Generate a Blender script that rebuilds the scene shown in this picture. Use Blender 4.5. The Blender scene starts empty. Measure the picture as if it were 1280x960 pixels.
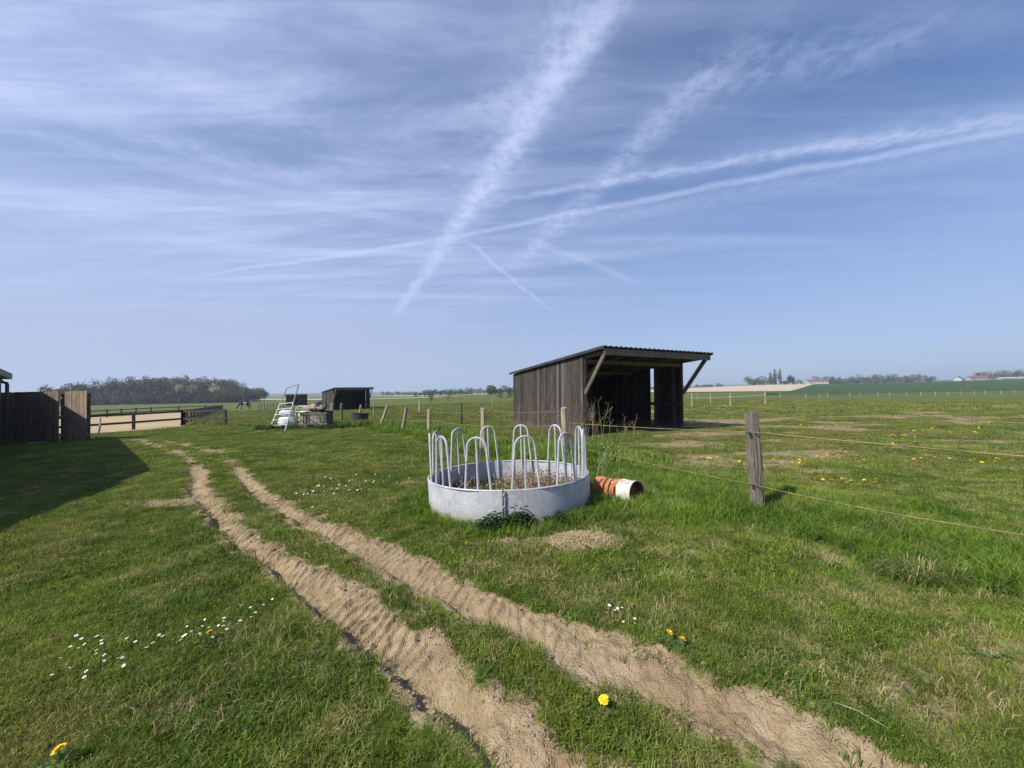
import bpy, bmesh, math, random
import numpy as np
from mathutils import Vector, Matrix
R = math.radians
scene = bpy.context.scene
COL = scene.collection

# ------------------------------------------------------------------ camera
cam_d = bpy.data.cameras.new("camera")
cam = bpy.data.objects.new("camera", cam_d)
COL.objects.link(cam)
cam_d.sensor_fit = 'HORIZONTAL'
cam_d.sensor_width = 36.0
cam_d.lens = 36.0 * 481.0 / 1280.0
cam_d.clip_start = 0.05
cam_d.clip_end = 20000.0
_p = math.atan(10 / 481.0)
_r = R(1.0)
fw = Vector((0, math.cos(_p), math.sin(_p)))
u0 = Vector((0, -math.sin(_p), math.cos(_p)))
r0 = Vector((1, 0, 0))
rt = r0 * math.cos(_r) - u0 * math.sin(_r)
up = u0 * math.cos(_r) + r0 * math.sin(_r)
cam.matrix_world = Matrix(((rt.x, up.x, -fw.x, 0), (rt.y, up.y, -fw.y, 0), (rt.z, up.z, -fw.z, 1.6), (0, 0, 0, 1)))
scene.camera = cam

# ------------------------------------------------------------------ light and sky
SUN_FROM = Vector((-0.883, -0.618, 1.0)).normalized()
SUN_ELEV = math.asin(SUN_FROM.z)
SUN_AZ = math.atan2(SUN_FROM.x, SUN_FROM.y)
sd = bpy.data.lights.new("sun", 'SUN')
sd.energy = 5.0
sd.angle = R(0.55)
sd.color = (1.0, 0.945, 0.86)
sun = bpy.data.objects.new("sun", sd)
COL.objects.link(sun)
sun.location = (-40, -30, 60)
sun.rotation_euler = SUN_FROM.to_track_quat('Z', 'Y').to_euler()

vs = scene.view_settings
vs.view_transform = 'Standard'
vs.look = 'None'
vs.exposure = 0.22
vs.gamma = 1.0
vs.use_curve_mapping = False
scene.cycles.use_denoising = True
scene.cycles.max_bounces = 6
scene.cycles.volume_bounces = 1
scene.cycles.diffuse_bounces = 3
scene.cycles.transparent_max_bounces = 8


class NT:
    """Small node-tree builder."""
    def __init__(self, tree):
        self.t = tree
        self.n = tree.nodes
        self.l = tree.links

    def put(self, sock, v):
        if isinstance(v, bpy.types.NodeSocket):
            self.l.new(v, sock)
        elif v is not None:
            if hasattr(sock.default_value, '__len__') and not hasattr(v, '__len__'):
                v = (v,) * len(sock.default_value)
            if hasattr(v, '__len__') and hasattr(sock.default_value, '__len__') and len(sock.default_value) == 4 and len(v) == 3:
                v = tuple(v) + (1,)
            sock.default_value = v

    def math(self, op, a, b=None, c=None, clamp=False):
        m = self.n.new('ShaderNodeMath')
        m.operation = op
        m.use_clamp = clamp
        self.put(m.inputs[0], a)
        if b is not None:
            self.put(m.inputs[1], b)
        if c is not None:
            self.put(m.inputs[2], c)
        return m.outputs[0]

    def vec(self, op, a, b=None, scale=None):
        m = self.n.new('ShaderNodeVectorMath')
        m.operation = op
        self.put(m.inputs[0], a)
        if b is not None:
            self.put(m.inputs[1], b)
        if scale is not None:
            self.put(m.inputs['Scale'], scale)
        return m.outputs['Value'] if op in ('DOT_PRODUCT', 'LENGTH', 'DISTANCE') else m.outputs['Vector']

    def noise(self, vec=None, scale=5.0, detail=3.0, rough=0.55, color=False, dist=0.0):
        m = self.n.new('ShaderNodeTexNoise')
        if vec is not None:
            self.put(m.inputs['Vector'], vec)
        m.inputs['Scale'].default_value = scale
        m.inputs['Detail'].default_value = detail
        m.inputs['Roughness'].default_value = rough
        m.inputs['Distortion'].default_value = dist
        return m.outputs['Color'] if color else m.outputs[0]

    def ramp(self, f, a, b, lo=0.0, hi=1.0, smooth=True):
        m = self.n.new('ShaderNodeMapRange')
        m.interpolation_type = 'SMOOTHSTEP' if smooth else 'LINEAR'
        m.clamp = True
        self.put(m.inputs[0], f)
        self.put(m.inputs[1], a)
        self.put(m.inputs[2], b)
        self.put(m.inputs[3], lo)
        self.put(m.inputs[4], hi)
        return m.outputs[0]

    def mix(self, f, a, b, blend='MIX'):
        m = self.n.new('ShaderNodeMix')
        m.data_type = 'RGBA'
        m.blend_type = blend
        self.put(m.inputs[0], f)
        self.put(m.inputs[6], a)
        self.put(m.inputs[7], b)
        return m.outputs[2]

    def attr(self, name):
        m = self.n.new('ShaderNodeAttribute')
        m.attribute_name = name
        return m.outputs['Fac']

    def coord(self, which):
        return self.n.new('ShaderNodeTexCoord').outputs[which]

    def pos(self):
        return self.n.new('ShaderNodeNewGeometry').outputs['Position']

    def rnd(self):
        return self.n.new('ShaderNodeObjectInfo').outputs['Random']

    def bump(self, h, strength=0.4, dist=0.02):
        m = self.n.new('ShaderNodeBump')
        m.inputs['Strength'].default_value = strength
        m.inputs['Distance'].default_value = dist
        self.put(m.inputs['Height'], h)
        return m.outputs[0]


world = bpy.data.worlds.new("World")
scene.world = world
world.use_nodes = True
W = NT(world.node_tree)
W.n.clear()
wo = W.n.new('ShaderNodeOutputWorld')
bg = W.n.new('ShaderNodeBackground')
W.l.new(bg.outputs[0], wo.inputs[0])
sky = W.n.new('ShaderNodeTexSky')
sky.sky_type = 'NISHITA'
sky.sun_disc = False
sky.sun_elevation = SUN_ELEV
sky.sun_rotation = SUN_AZ
sky.altitude = 100
sky.air_density = 1.0
sky.dust_density = 0.7
sky.ozone_density = 3.0
bg.inputs['Strength'].default_value = 0.096
dirv = W.coord('Generated')
sp = W.n.new('ShaderNodeSeparateXYZ')
W.l.new(dirv, sp.inputs[0])
dz = W.math('MAXIMUM', sp.outputs[2], 0.012)
cb = W.n.new('ShaderNodeCombineXYZ')
W.l.new(W.math('DIVIDE', sp.outputs[0], dz), cb.inputs[0])
W.l.new(W.math('DIVIDE', sp.outputs[1], dz), cb.inputs[1])
pl = cb.outputs[0]                                   # where the view direction meets the cloud layer
nz = W.vec('SCALE', W.vec('SUBTRACT', W.noise(pl, 2.2, 4, 0.6, color=True), (0.5, 0.5, 0.5)), scale=0.13)
nz2 = W.vec('SCALE', W.vec('SUBTRACT', W.noise(pl, 14.0, 3, 0.65, color=True), (0.5, 0.5, 0.5)), scale=0.020)
plw = W.vec('ADD', W.vec('ADD', pl, nz), nz2)
puff = W.noise(pl, 16.0, 4, 0.65)
puffc = W.noise(pl, 5.0, 3, 0.6)


def contrail(a, b, w0, w1, gain, f0=0.12, f1=0.12, rough=0.6, src=None):
    a = Vector(a + (0,)); b = Vector(b + (0,))
    d = (b - a); L = d.length; d.normalize()
    n = Vector((-d.y, d.x, 0))
    rel = W.vec('SUBTRACT', src or plw, tuple(a))
    t = W.math('DIVIDE', W.vec('DOT_PRODUCT', rel, tuple(d)), L)
    dist = W.math('ABSOLUTE', W.vec('DOT_PRODUCT', rel, tuple(n)))
    w = W.ramp(t, 0.0, 1.0, w0, w1, smooth=False)
    core = W.math('SUBTRACT', 1.0, W.math('DIVIDE', dist, w), clamp=True)
    core = W.ramp(core, 0.0, 1.0)
    fade = W.math('MULTIPLY', W.ramp(t, 0.0, f0), W.ramp(t, 1.0 - f1, 1.0, 1.0, 0.0))
    tex = W.math('MULTIPLY', W.ramp(puff, 0.30, 0.66, 1.0 - rough, 1.0), W.ramp(puffc, 0.3, 0.6, 1.0 - rough * 0.6, 1.0))
    return W.math('MULTIPLY', W.math('MULTIPLY', core, fade), W.math('MULTIPLY', tex, gain))


trails = [
    contrail((-1.75, 5.5), (0.42, 0.64), 0.095, 0.085, 0.66, 0.3, 0.12, 0.42),
    contrail((-0.75, 3.4), (0.30, 0.62), 0.26, 0.20, 0.26, 0.3, 0.15, 0.75),
    contrail((-0.32, 2.50), (0.36, 0.62), 0.17, 0.15, 0.36, 0.2, 0.15, 0.8),
    contrail((-0.05, 3.3), (0.80, 0.80), 0.14, 0.13, 0.44, 0.25, 0.3, 0.75),
    contrail((0.40, 1.35), (1.48, 0.98), 0.22, 0.16, 0.26, 0.3, 0.4, 0.85),
    contrail((-3.4, 3.40), (-0.35, 2.46), 0.05, 0.055, 0.52, 0.5, 0.1, 0.2),
    contrail((-0.6, 2.545), (2.6, 1.25), 0.055, 0.065, 0.52, 0.1, 0.1, 0.35),
    contrail((-0.4, 2.62), (2.6, 1.38), 0.16, 0.22, 0.22, 0.2, 0.1, 0.6),
    contrail((-0.15, 2.00), (2.4, 1.30), 0.06, 0.085, 0.56, 0.15, 0.1, 0.65),
    contrail((0.2, 1.90), (2.4, 1.24), 0.14, 0.20, 0.22, 0.2, 0.1, 0.6),
    contrail((-0.30, 2.48), (0.62, 5.1), 0.035, 0.045, 0.40, 0.05, 0.4, 0.3),
    contrail((0.0, 2.35), (1.35, 3.75), 0.10, 0.08, 0.30, 0.2, 0.3, 0.4),
    contrail((-2.6, 3.75), (0.9, 4.15), 0.12, 0.12, 0.28, 0.3, 0.4, 0.5),
    contrail((-4.6, 3.36), (-0.2, 1.90), 0.13, 0.10, 0.22, 0.3, 0.3, 0.6),
    contrail((0.2, 2.50), (2.4, 2.62), 0.14, 0.16, 0.24, 0.2, 0.4, 0.6),
    contrail((-1.6, 1.77), (0.3, 1.655), 0.10, 0.09, 0.26, 0.3, 0.4, 0.7),
    contrail((-0.6, 3.2), (1.8, 2.6), 0.16, 0.16, 0.28, 0.3, 0.4, 0.6),
    contrail((-1.8, 0.62), (-0.45, 1.64), 0.17, 0.13, 0.34, 0.25, 0.3, 0.8),
    contrail((-2.2, 0.78), (-0.45, 2.18), 0.17, 0.13, 0.36, 0.25, 0.3, 0.7),
    contrail((-2.3, 1.05), (-0.25, 2.50), 0.14, 0.11, 0.32, 0.25, 0.3, 0.7),
    contrail((-0.62, 1.60), (0.22, 1.19), 0.13, 0.11, 0.28, 0.3, 0.3, 0.75),
    contrail((-3.2, 1.68), (-0.8, 2.06), 0.16, 0.12, 0.22, 0.25, 0.4, 0.7),
]
tr = trails[0]
for x in trails[1:]:
    tr = W.math('SUBTRACT', W.math('ADD', tr, x), W.math('MULTIPLY', tr, x))
# streaky cirrus veil, thicker towards the left
mp = W.n.new('ShaderNodeMapping')
W.l.new(plw, mp.inputs[0])
mp.inputs['Rotation'].default_value = (0, 0, R(-46))
mp.inputs['Scale'].default_value = (0.5, 2.4, 1)
ci = W.noise(mp.outputs[0], 1.15, 7, 0.62, dist=0.5)
mp2 = W.n.new('ShaderNodeMapping')
W.l.new(plw, mp2.inputs[0])
mp2.inputs['Rotation'].default_value = (0, 0, R(6))
mp2.inputs['Scale'].default_value = (0.35, 1.6, 1)
mp2.inputs['Location'].default_value = (3.1, 1.7, 0)
ci2 = W.noise(mp2.outputs[0], 1.3, 6, 0.6, dist=0.3)
side = W.ramp(W.math('ADD', sp.outputs[0], W.math('MULTIPLY', sp.outputs[2], -0.25)), -0.75, 0.55, 1.0, 0.25)
mp3 = W.n.new('ShaderNodeMapping')
W.l.new(pl, mp3.inputs[0])
mp3.inputs['Rotation'].default_value = (0, 0, R(-50))
mp3.inputs['Scale'].default_value = (0.35, 3.0, 1)
fib = W.ramp(W.noise(mp3.outputs[0], 3.2, 7, 0.68, dist=0.8), 0.28, 0.70, 0.42, 1.0)
cirrus = W.math('MULTIPLY', W.math('MULTIPLY', W.ramp(ci, 0.30, 0.74), fib), side)
cirrus2 = W.math('MULTIPLY', W.ramp(ci2, 0.38, 0.75), 0.62)
veil = W.math('MULTIPLY', W.math('SUBTRACT', side, 0.2), 0.30)
cl = W.math('ADD', W.math('MULTIPLY', cirrus, 0.66), W.math('MULTIPLY', cirrus2, 0.14))
cl = W.math('ADD', W.math('MULTIPLY', cl, W.ramp(sp.outputs[2], 0.05, 0.34)), veil)
tot = W.math('SUBTRACT', W.math('ADD', cl, tr), W.math('MULTIPLY', cl, tr), clamp=True)
skyc = W.mix(1.0, sky.outputs[0], (0.74, 0.96, 1.24), 'MULTIPLY')
CLOUD = (5.6, 6.5, 9.2)
milky = W.math('MULTIPLY', W.ramp(sp.outputs[2], -0.05, 0.60, 0.86, 0.04), W.ramp(side, 0.25, 1.0, 0.86, 1.08))
skyc = W.mix(milky, skyc, (3.95, 4.45, 6.2))
W.l.new(W.mix(tot, skyc, CLOUD), bg.inputs['Color'])


# ------------------------------------------------------------------ numpy helpers
def ss(a, b, x):
    t = np.clip((x - a) / (b - a), 0, 1)
    return t * t * (3 - 2 * t)


def _hash(ix, iy, seed):
    h = (ix * 374761393 + iy * 668265263 + seed * 974634777) & 0xFFFFFFFF
    h = ((h ^ (h >> 13)) * 1274126177) & 0xFFFFFFFF
    return ((h ^ (h >> 16)) & 0xFFFF) / 65535.0


def vnoise(x, y, seed=0):
    ix = np.floor(x).astype(np.int64); iy = np.floor(y).astype(np.int64)
    fx = x - ix; fy = y - iy
    fx = fx * fx * (3 - 2 * fx); fy = fy * fy * (3 - 2 * fy)
    a = _hash(ix, iy, seed); b = _hash(ix + 1, iy, seed)
    c = _hash(ix, iy + 1, seed); d = _hash(ix + 1, iy + 1, seed)
    return (a * (1 - fx) + b * fx) * (1 - fy) + (c * (1 - fx) + d * fx) * fy


def fbm(x, y, seed=0, octv=4):
    s = 0; a = 0.5; t = 0
    for k in range(octv):
        s = s + a * vnoise(x, y, seed + k); t += a
        x = x * 2.03 + 11.3; y = y * 2.03 + 5.7; a *= 0.5
    return s / t


def zmac(X, Y):
    X = np.asarray(X, float); Y = np.asarray(Y, float)
    r = np.hypot(X, Y)
    s_ = np.log1p(np.exp(np.clip(-(X + 4) / 2., -50, 50))) * 2.
    z = -4.5 * np.tanh(.019 * s_ / 4.5)
    q = X / np.maximum(Y, 1.)
    f = (Y > 1)
    z = z - 1.5 * ss(40, 120, r) * ss(.25, .9, q) * f
    z = z + (6.0 * ss(.2, .75, q) + 2.2 * ss(1.0, 1.35, q)) * f * ss(150, 480, Y)
    z = z + 17 * ss(1300, 2600, r)
    return z


A_L = [(-9.82, 11.36), (-7.57, 8.99), (-6.71, 8.03), (-6.1, 7.2), (-5.43, 6.46), (-4.39, 5.47), (-3.62, 4.7), (-2.92, 4.05), (-2.49, 3.76), (-2.04, 3.37), (-1.86, 3.21), (-1.44, 2.85), (-0.97, 2.44), (-0.66, 2.17), (-0.41, 1.96), (-0.19, 1.77), (0.15, 1.46), (0.8, 0.9), (1.6, 0.2)]
A_R = [(-9.35, 11.26), (-7.07, 8.91), (-6.38, 8.13), (-5.66, 7.15), (-4.96, 6.41), (-3.91, 5.43), (-3.19, 4.66), (-2.43, 4.02), (-2.05, 3.74), (-1.51, 3.35), (-1.3, 3.19), (-0.84, 2.83), (-0.37, 2.42), (-0.21, 2.16), (0.01, 1.95), (0.23, 1.76), (0.55, 1.45), (1.15, 0.95), (1.95, 0.3)]
B_L = [(-9.18, 11.82), (-7.68, 10.28), (-6.43, 8.8), (-5.45, 7.57), (-4.44, 6.51), (-3.65, 5.67), (-3.15, 5.21), (-2.54, 4.68), (-1.83, 4.07), (-1.19, 3.47), (-0.55, 2.99), (-0.06, 2.56), (0.3, 2.26), (0.6, 2.05), (0.84, 1.88), (1.05, 1.71), (1.33, 1.52), (2.1, 1.0), (3.0, 0.4)]
B_R = [(-8.93, 11.76), (-7.45, 10.23), (-5.96, 8.73), (-5.07, 7.52), (-3.97, 6.46), (-3.13, 5.63), (-2.66, 5.18), (-1.97, 4.64), (-1.3, 4.06), (-0.64, 3.51), (-0.06, 2.93), (0.37, 2.68), (0.72, 2.44), (0.98, 2.17), (1.25, 2.02), (1.42, 1.85), (1.79, 1.52), (2.5, 1.15), (3.3, 0.6)]
ENTRY_A = [(-17.3, 17.6), (-12.2, 13.58), (-9.6, 11.3)]
ENTRY_B = [(-14.5, 16.2), (-11.56, 13.8), (-9.05, 11.8)]


def poly_dist(X, Y, poly):
    """signed distance (positive on the right of travel) and arc length to a polyline"""
    best = np.full(X.shape, 1e9); bp = np.full(X.shape, -1.0); sgn = np.zeros(X.shape); arc = np.zeros(X.shape)
    acc = 0.0
    for (ax, ay), (bx, by) in zip(poly[:-1], poly[1:]):
        dx, dy = bx - ax, by - ay
        L = math.hypot(dx, dy)
        t = np.clip(((X - ax) * dx + (Y - ay) * dy) / (L * L), 0, 1)
        ex = X - (ax + t * dx); ey = Y - (ay + t * dy)
        d = np.hypot(ex, ey)
        c = (dx * ey - dy * ex)
        pp = np.abs(c) / L
        m = (d < best - 1e-7) | ((d < best + 1e-7) & (pp > bp))
        bp = np.where(m, pp, bp)
        best = np.where(m, d, best); sgn = np.where(m, np.sign(c), sgn); arc = np.where(m, acc + t * L, arc)
        acc += L
    return best * sgn, arc


def rut_field(X, Y, PL, PR, depth, ribs):
    dl0, al = poly_dist(X + 0.09 * (vnoise(X * 3.1, Y * 3.1, 5) - .5) + 0.06 * (vnoise(X * 12, Y * 12, 6) - .5),
                        Y + 0.09 * (vnoise(X * 3.3, Y * 3.3, 7) - .5) + 0.06 * (vnoise(X * 12, Y * 12, 8) - .5), PL)
    dr0, ar = poly_dist(X + 0.13 * (vnoise(X * 4.1, Y * 4.1, 15) - .5) + 0.08 * (vnoise(X * 13, Y * 13, 16) - .5),
                        Y + 0.13 * (vnoise(X * 4.3, Y * 4.3, 17) - .5) + 0.08 * (vnoise(X * 13, Y * 13, 18) - .5), PR)
    a = dl0            # >0 on the viewer's right of the left edge (set below)
    b = -dr0           # >0 on the viewer's left of the right edge
    tot_ = a + b
    inside = np.minimum(a, b)
    t = np.clip(a / np.maximum(tot_, 0.04), 0, 1)
    far = (ar + al) * 0.5
    prof = ss(0.0, 0.11, t) * (1.0 - ss(0.12, 1.0, t) * 1.25)
    endf = ss(0.0, 2.2, far)
    z = -depth * endf * prof * (0.6 + 0.4 * ss(2.2, 3.3, Y))
    # lug marks of the tyre across the bank, crumbly lumps everywhere
    wob = 0.02 * (vnoise(X * 6, Y * 6, 21) - .5) + 0.10 * (t - 0.5)
    ph_ = ((far + wob) / 0.088) % 1.0
    lug = np.where(ph_ < .72, ph_ / .72, (1 - ph_) / .28)
    amp = ribs * ss(0.08, 0.25, t) * (1 - ss(0.9, 1.0, t)) * (0.25 + 1.1 * vnoise(X * 2.2, Y * 2.2, 23)) * ss(1.9, 2.7, Y)
    z = z + amp * (lug - 0.5) * endf
    cr_ = np.maximum(vnoise(X * 30, Y * 30, 33), vnoise(X * 19 + 7, Y * 19, 35)) - .6
    z = z + 0.030 * (fbm(X * 9, Y * 9, 31, 4) - .5) + 0.026 * cr_ * (0.4 + vnoise(X * 3, Y * 3, 37))
    m = ss(-0.012, 0.012, inside + 0.085 * np.maximum(vnoise(X * 8, Y * 8, 43) - .45, 0) * 2 + 0.03 * (vnoise(X * 34, Y * 34, 44) - .5))
    z = np.where(inside > -0.03, z * ss(-0.03, 0.01, inside), 0)
    # thrown-up lip just outside both edges
    lip = np.exp(-((np.minimum(a, b) + 0.05) / 0.05) ** 2) * endf * 0.022 * (0.4 + vnoise(X * 7, Y * 7, 41))
    z = z + np.where((inside < 0) & (inside > -0.25), lip, 0)
    return z, np.maximum(m, ss(-.03, .03, np.minimum(a + .065, b + .02) + 0.05 * (vnoise(X * 26, Y * 26, 48) - .5))) * ss(-0.05, 0.15, far), np.minimum(a + .03, b)


# sign so that 'a' is positive on the inner side of the left edge
def ruts(X, Y):
    """height change, soil mask and inside distance of both ruts (flat arrays)"""
    z = np.zeros(X.shape); m = np.zeros(X.shape); ins = np.full(X.shape, -9.0)
    sel = (X > -10.6) & (X < 4) & (Y > 0) & (Y < 13) & (np.abs(X + 0.98 * Y - 1.6) < 2.9)
    if sel.any():
        x = X[sel]; y = Y[sel]
        za, ma, ia = rut_field(x, y, A_L, A_R, 0.085, 0.040)
        zb, mb, ib = rut_field(x, y, B_L, B_R, 0.055, 0.022)
        z[sel] = za + zb
        m[sel] = np.maximum(ma, mb)
        ins[sel] = np.maximum(ia, ib)
    return z, m, ins


DIRT = [(0.74, 4.13, .46, .30, .95), (-5.15, 5.98, .75, .20, .95), (-0.05, 4.12, .28, .10, .6), (-3.4, 5.0, .2, .2, .4),
        (7.2, 13.6, 2.6, .9, .95), (2.2, 2.25, .5, .22, .55), (1.55, 2.0, .35, .18, .5), (1.75, 3.75, .35, .12, .5),
        (-4.4, 13.0, .8, .25, .5), (-9.3, 19.4, 2.0, .5, .5), (5.5, 8.2, 1.2, .4, .5), (10, 16, 2.2, .8, .5),
        (14, 21, 3.5, .9, .6), (11.6, 14.2, 1.6, .5, .5), (20, 30, 6, 1.4, .6), (-16, 17.3, 1.6, .5, .6), (-19.5, 21.5, 2.2, .7, .6),
        (-12.5, 15.2, .7, .3, .5), (-0.25, 4.05, .2, .1, .5), (2.6, 2.75, .3, .15, .4), (2.75, 2.35, .55, .28, .6), (2.15, 2.0, .5, .22, .6), (3.2, 2.9, .3, .15, .45), (-1.9, 2.05, .3, .12, .45), (-2.2, 4.6, .3, .2, .35), (4.2, 4.2, .5, .25, .4)]


def dry(X, Y):
    """worn straw-coloured ground, 0..1"""
    d = np.zeros(X.shape)
    n = fbm(X * 2.2, Y * 2.2, 61, 4)
    for cx, cy, rx, ry, g in DIRT:
        e = np.hypot((X - cx) / rx, (Y - cy) / ry) + 1.3 * (n - .5)
        d = np.maximum(d, g * (1 - ss(0.55, 1.15, e)))
    for E_ in (ENTRY_A, ENTRY_B):
        sel = (X < -8) & (X > -19) & (Y > 10) & (Y < 19)
        if sel.any():
            q, _ = poly_dist(X[sel], Y[sel], E_)
            d[sel] = np.maximum(d[sel], 1.0 * (1 - ss(0.08, 0.40, np.abs(q) + 0.55 * (n[sel] - .5))))
    # the far side of the paddock is grazed in patches
    pad = (1 - ss(40, 70, np.hypot(X, Y))) * ss(1.0, 3.5, X + 0.55 * (Y - 9)) * ss(7, 10, Y + 0.35 * X) * (X > 2)
    d = np.maximum(d, pad * 0.95 * ss(0.43, 0.60, fbm(X * .42, Y * .9, 77, 5)))
    return d


FENCE_LINE = [(5.4, 1.2), (3.1, 4.93), (1.29, 9.54), (-.757, 10.29), (-3.31, 15.27), (-4.75, 16.56), (-6.72, 19.5), (-10.2, 21.8), (-13, 24)]
FEED = (-0.07, 5.75, 1.17)


def lush(X, Y):
    """long bright grass along the fence and at the foot of things, 0..1"""
    d, _ = poly_dist(X, Y, FENCE_LINE)
    n = fbm(X * 1.3, Y * 1.3, 91, 3)
    side = np.where(d < 0, 1.7, 0.75)       # wider on the paddock side
    v = 1 - ss(0.35, 1.25, np.abs(d) / side + 0.8 * (n - .5))
    f = np.hypot(X - FEED[0], Y - FEED[1]) - FEED[2]
    v = np.maximum(v, (1 - ss(0.05, 0.5, np.abs(f) + 0.5 * (n - .5))) * 0.9)
    b = np.hypot(X - 1.5, Y - 5.6)
    v = np.maximum(v, 1 - ss(0.6, 1.5, b + 0.8 * (n - .5)))
    return v


def gz(X, Y):
    X = np.asarray(X, float); Y = np.asarray(Y, float)
    shp = X.shape
    X = np.atleast_1d(X).ravel(); Y = np.atleast_1d(Y).ravel()
    r = np.hypot(X, Y)
    z = zmac(X, Y)
    z = z + (1 - ss(25, 60, r)) * (0.07 * (fbm(X * .8, Y * .8, 1, 3) - .5) + 0.028 * (fbm(X * 5, Y * 5, 3, 2) - .5))
    z = z + ruts(X, Y)[0]
    return z.reshape(shp) if shp else float(z[0])


def G(x, y):
    return float(gz(np.array([x]), np.array([y]))[0])


# ------------------------------------------------------------------ object helpers
class MB:
    """collects simple shapes; build() links them as one mesh object"""
    def __init__(self):
        self.v = []; self.f = []; self.m = []; self.mi = 0

    def add(self, v, f):
        o = len(self.v)
        self.v += [tuple(p) for p in v]
        self.f += [tuple(i + o for i in q) for q in f]
        self.m += [self.mi] * len(f)

    def beam(self, p0, p1, w, h, upv=(0, 0, 1), jit=0.0, rng=None):
        p0 = Vector(p0); p1 = Vector(p1)
        d = (p1 - p0).normalized()
        u = Vector(upv)
        if abs(d.dot(u)) > 0.97:
            u = Vector((1, 0, 0)) if abs(d.x) < 0.9 else Vector((0, 1, 0))
        s = d.cross(u).normalized(); u = s.cross(d).normalized()
        vs_ = []
        for p in (p0, p1):
            for a, b in ((-1, -1), (1, -1), (1, 1), (-1, 1)):
                q = p + s * (a * w / 2) + u * (b * h / 2)
                if jit:
                    q += Vector((rng.uniform(-jit, jit), rng.uniform(-jit, jit), rng.uniform(-jit, jit)))
                vs_.append(q)
        self.add(vs_, [(3, 2, 1, 0), (4, 5, 6, 7), (0, 1, 5, 4), (1, 2, 6, 5), (2, 3, 7, 6), (3, 0, 4, 7)])

    def box(self, c, s):
        x, y, z = c
        self.beam((x, y, z - s[2] / 2), (x, y, z + s[2] / 2), s[1], s[0])

    def tube(self, pts, r, n=6, cap=True):
        pts = [Vector(p) for p in pts]
        rr = r if hasattr(r, '__len__') else [r] * len(pts)
        prev = None; rings = []
        for i, p in enumerate(pts):
            d = (pts[min(i + 1, len(pts) - 1)] - pts[max(i - 1, 0)]).normalized()
            if prev is None:
                a = Vector((0, 0, 1)) if abs(d.z) < 0.9 else Vector((1, 0, 0))
                s = d.cross(a).normalized()
            else:
                s = (prev - d * prev.dot(d)).normalized()
            prev = s
            u = d.cross(s)
            rings.append([p + (s * math.cos(k * 2 * math.pi / n) + u * math.sin(k * 2 * math.pi / n)) * rr[i] for k in range(n)])
        v = [q for rg in rings for q in rg]
        f = []
        for i in range(len(pts) - 1):
            for k in range(n):
                a = i * n + k; b = i * n + (k + 1) % n
                f.append((a, b, b + n, a + n))
        if cap:
            f.append(tuple(range(n - 1, -1, -1)))
            f.append(tuple((len(pts) - 1) * n + k for k in range(n)))
        self.add(v, f)

    def lathe(self, prof, n=24, axis='Z'):
        v = []; f = []
        for (r, z) in prof:
            for k in range(n):
                a = 2 * math.pi * k / n
                v.append((r * math.cos(a), r * math.sin(a), z))
        for i in range(len(prof) - 1):
            for k in range(n):
                a = i * n + k; b = i * n + (k + 1) % n
                f.append((a, b, b + n, a + n))
        self.add(v, f)

    def mesh(self, name, mats, smooth=False):
        me = bpy.data.meshes.new(name)
        me.from_pydata(self.v, [], self.f)
        mats = mats if isinstance(mats, (list, tuple)) else [mats]
        for m in mats:
            me.materials.append(m)
        if len(mats) > 1:
            me.polygons.foreach_set('material_index', self.m)
        if smooth:
            me.polygons.foreach_set('use_smooth', [True] * len(me.polygons))
        me.update()
        if smooth:
            me.set_sharp_from_angle(angle=R(38))
        return me

    def build(self, name, mats, parent=None, smooth=False, loc=None, bevel=0.0):
        o = bpy.data.objects.new(name, self.mesh(name, mats, smooth))
        COL.objects.link(o)
        if parent:
            o.parent = parent
        if loc:
            o.location = loc
        if bevel:
            b = o.modifiers.new("bevel", 'BEVEL'); b.width = bevel; b.segments = 1; b.limit_method = 'ANGLE'
        return o


def np_mesh(name, V, F, mat, mat_idx=None, smooth=False):
    """V (n,3), F (m,k) numpy"""
    me = bpy.data.meshes.new(name)
    k = F.shape[1]
    me.vertices.add(len(V)); me.vertices.foreach_set('co', np.ascontiguousarray(V, np.float32).ravel())
    me.loops.add(F.size); me.loops.foreach_set('vertex_index', np.ascontiguousarray(F, np.int32).ravel())
    me.polygons.add(len(F)); me.polygons.foreach_set('loop_start', np.arange(0, F.size, k, dtype=np.int32))
    try:
        me.polygons.foreach_set('loop_total', np.full(len(F), k, dtype=np.int32))
    except Exception:
        pass
    for m in (mat if isinstance(mat, (list, tuple)) else [mat]):
        me.materials.append(m)
    if mat_idx is not None:
        me.polygons.foreach_set('material_index', np.ascontiguousarray(mat_idx, np.int32))
    if smooth:
        me.polygons.foreach_set('use_smooth', np.ones(len(F), bool))
    me.update(calc_edges=True)
    return me


def tag(o, label=None, cat=None, group=None, kind=None):
    if label: o['label'] = label
    if cat: o['category'] = cat
    if group: o['group'] = group
    if kind: o['kind'] = kind
    return o


def empty(name, loc, rz=0.0, label=None, cat=None, group=None):
    o = bpy.data.objects.new(name, None)
    COL.objects.link(o)
    o.empty_display_size = 0.2
    o.location = loc
    o.rotation_euler = (0, 0, rz)
    return tag(o, label, cat, group)


def link(name, me, parent=None, loc=None):
    o = bpy.data.objects.new(name, me)
    COL.objects.link(o)
    if parent: o.parent = parent
    if loc is not None: o.location = loc
    return o


def copy_tree(o, parent=None):
    c = o.copy(); COL.objects.link(c)
    if parent: c.parent = parent
    for ch in [x for x in COL.objects if x.parent == o]:
        copy_tree(ch, c)
    return c


# ------------------------------------------------------------------ materials
def new_mat(name):
    m = bpy.data.materials.new(name)
    m.use_nodes = True
    t = NT(m.node_tree)
    b = m.node_tree.nodes['Principled BSDF']
    b.inputs['Roughness'].default_value = 0.8
    return m, t, b


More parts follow.
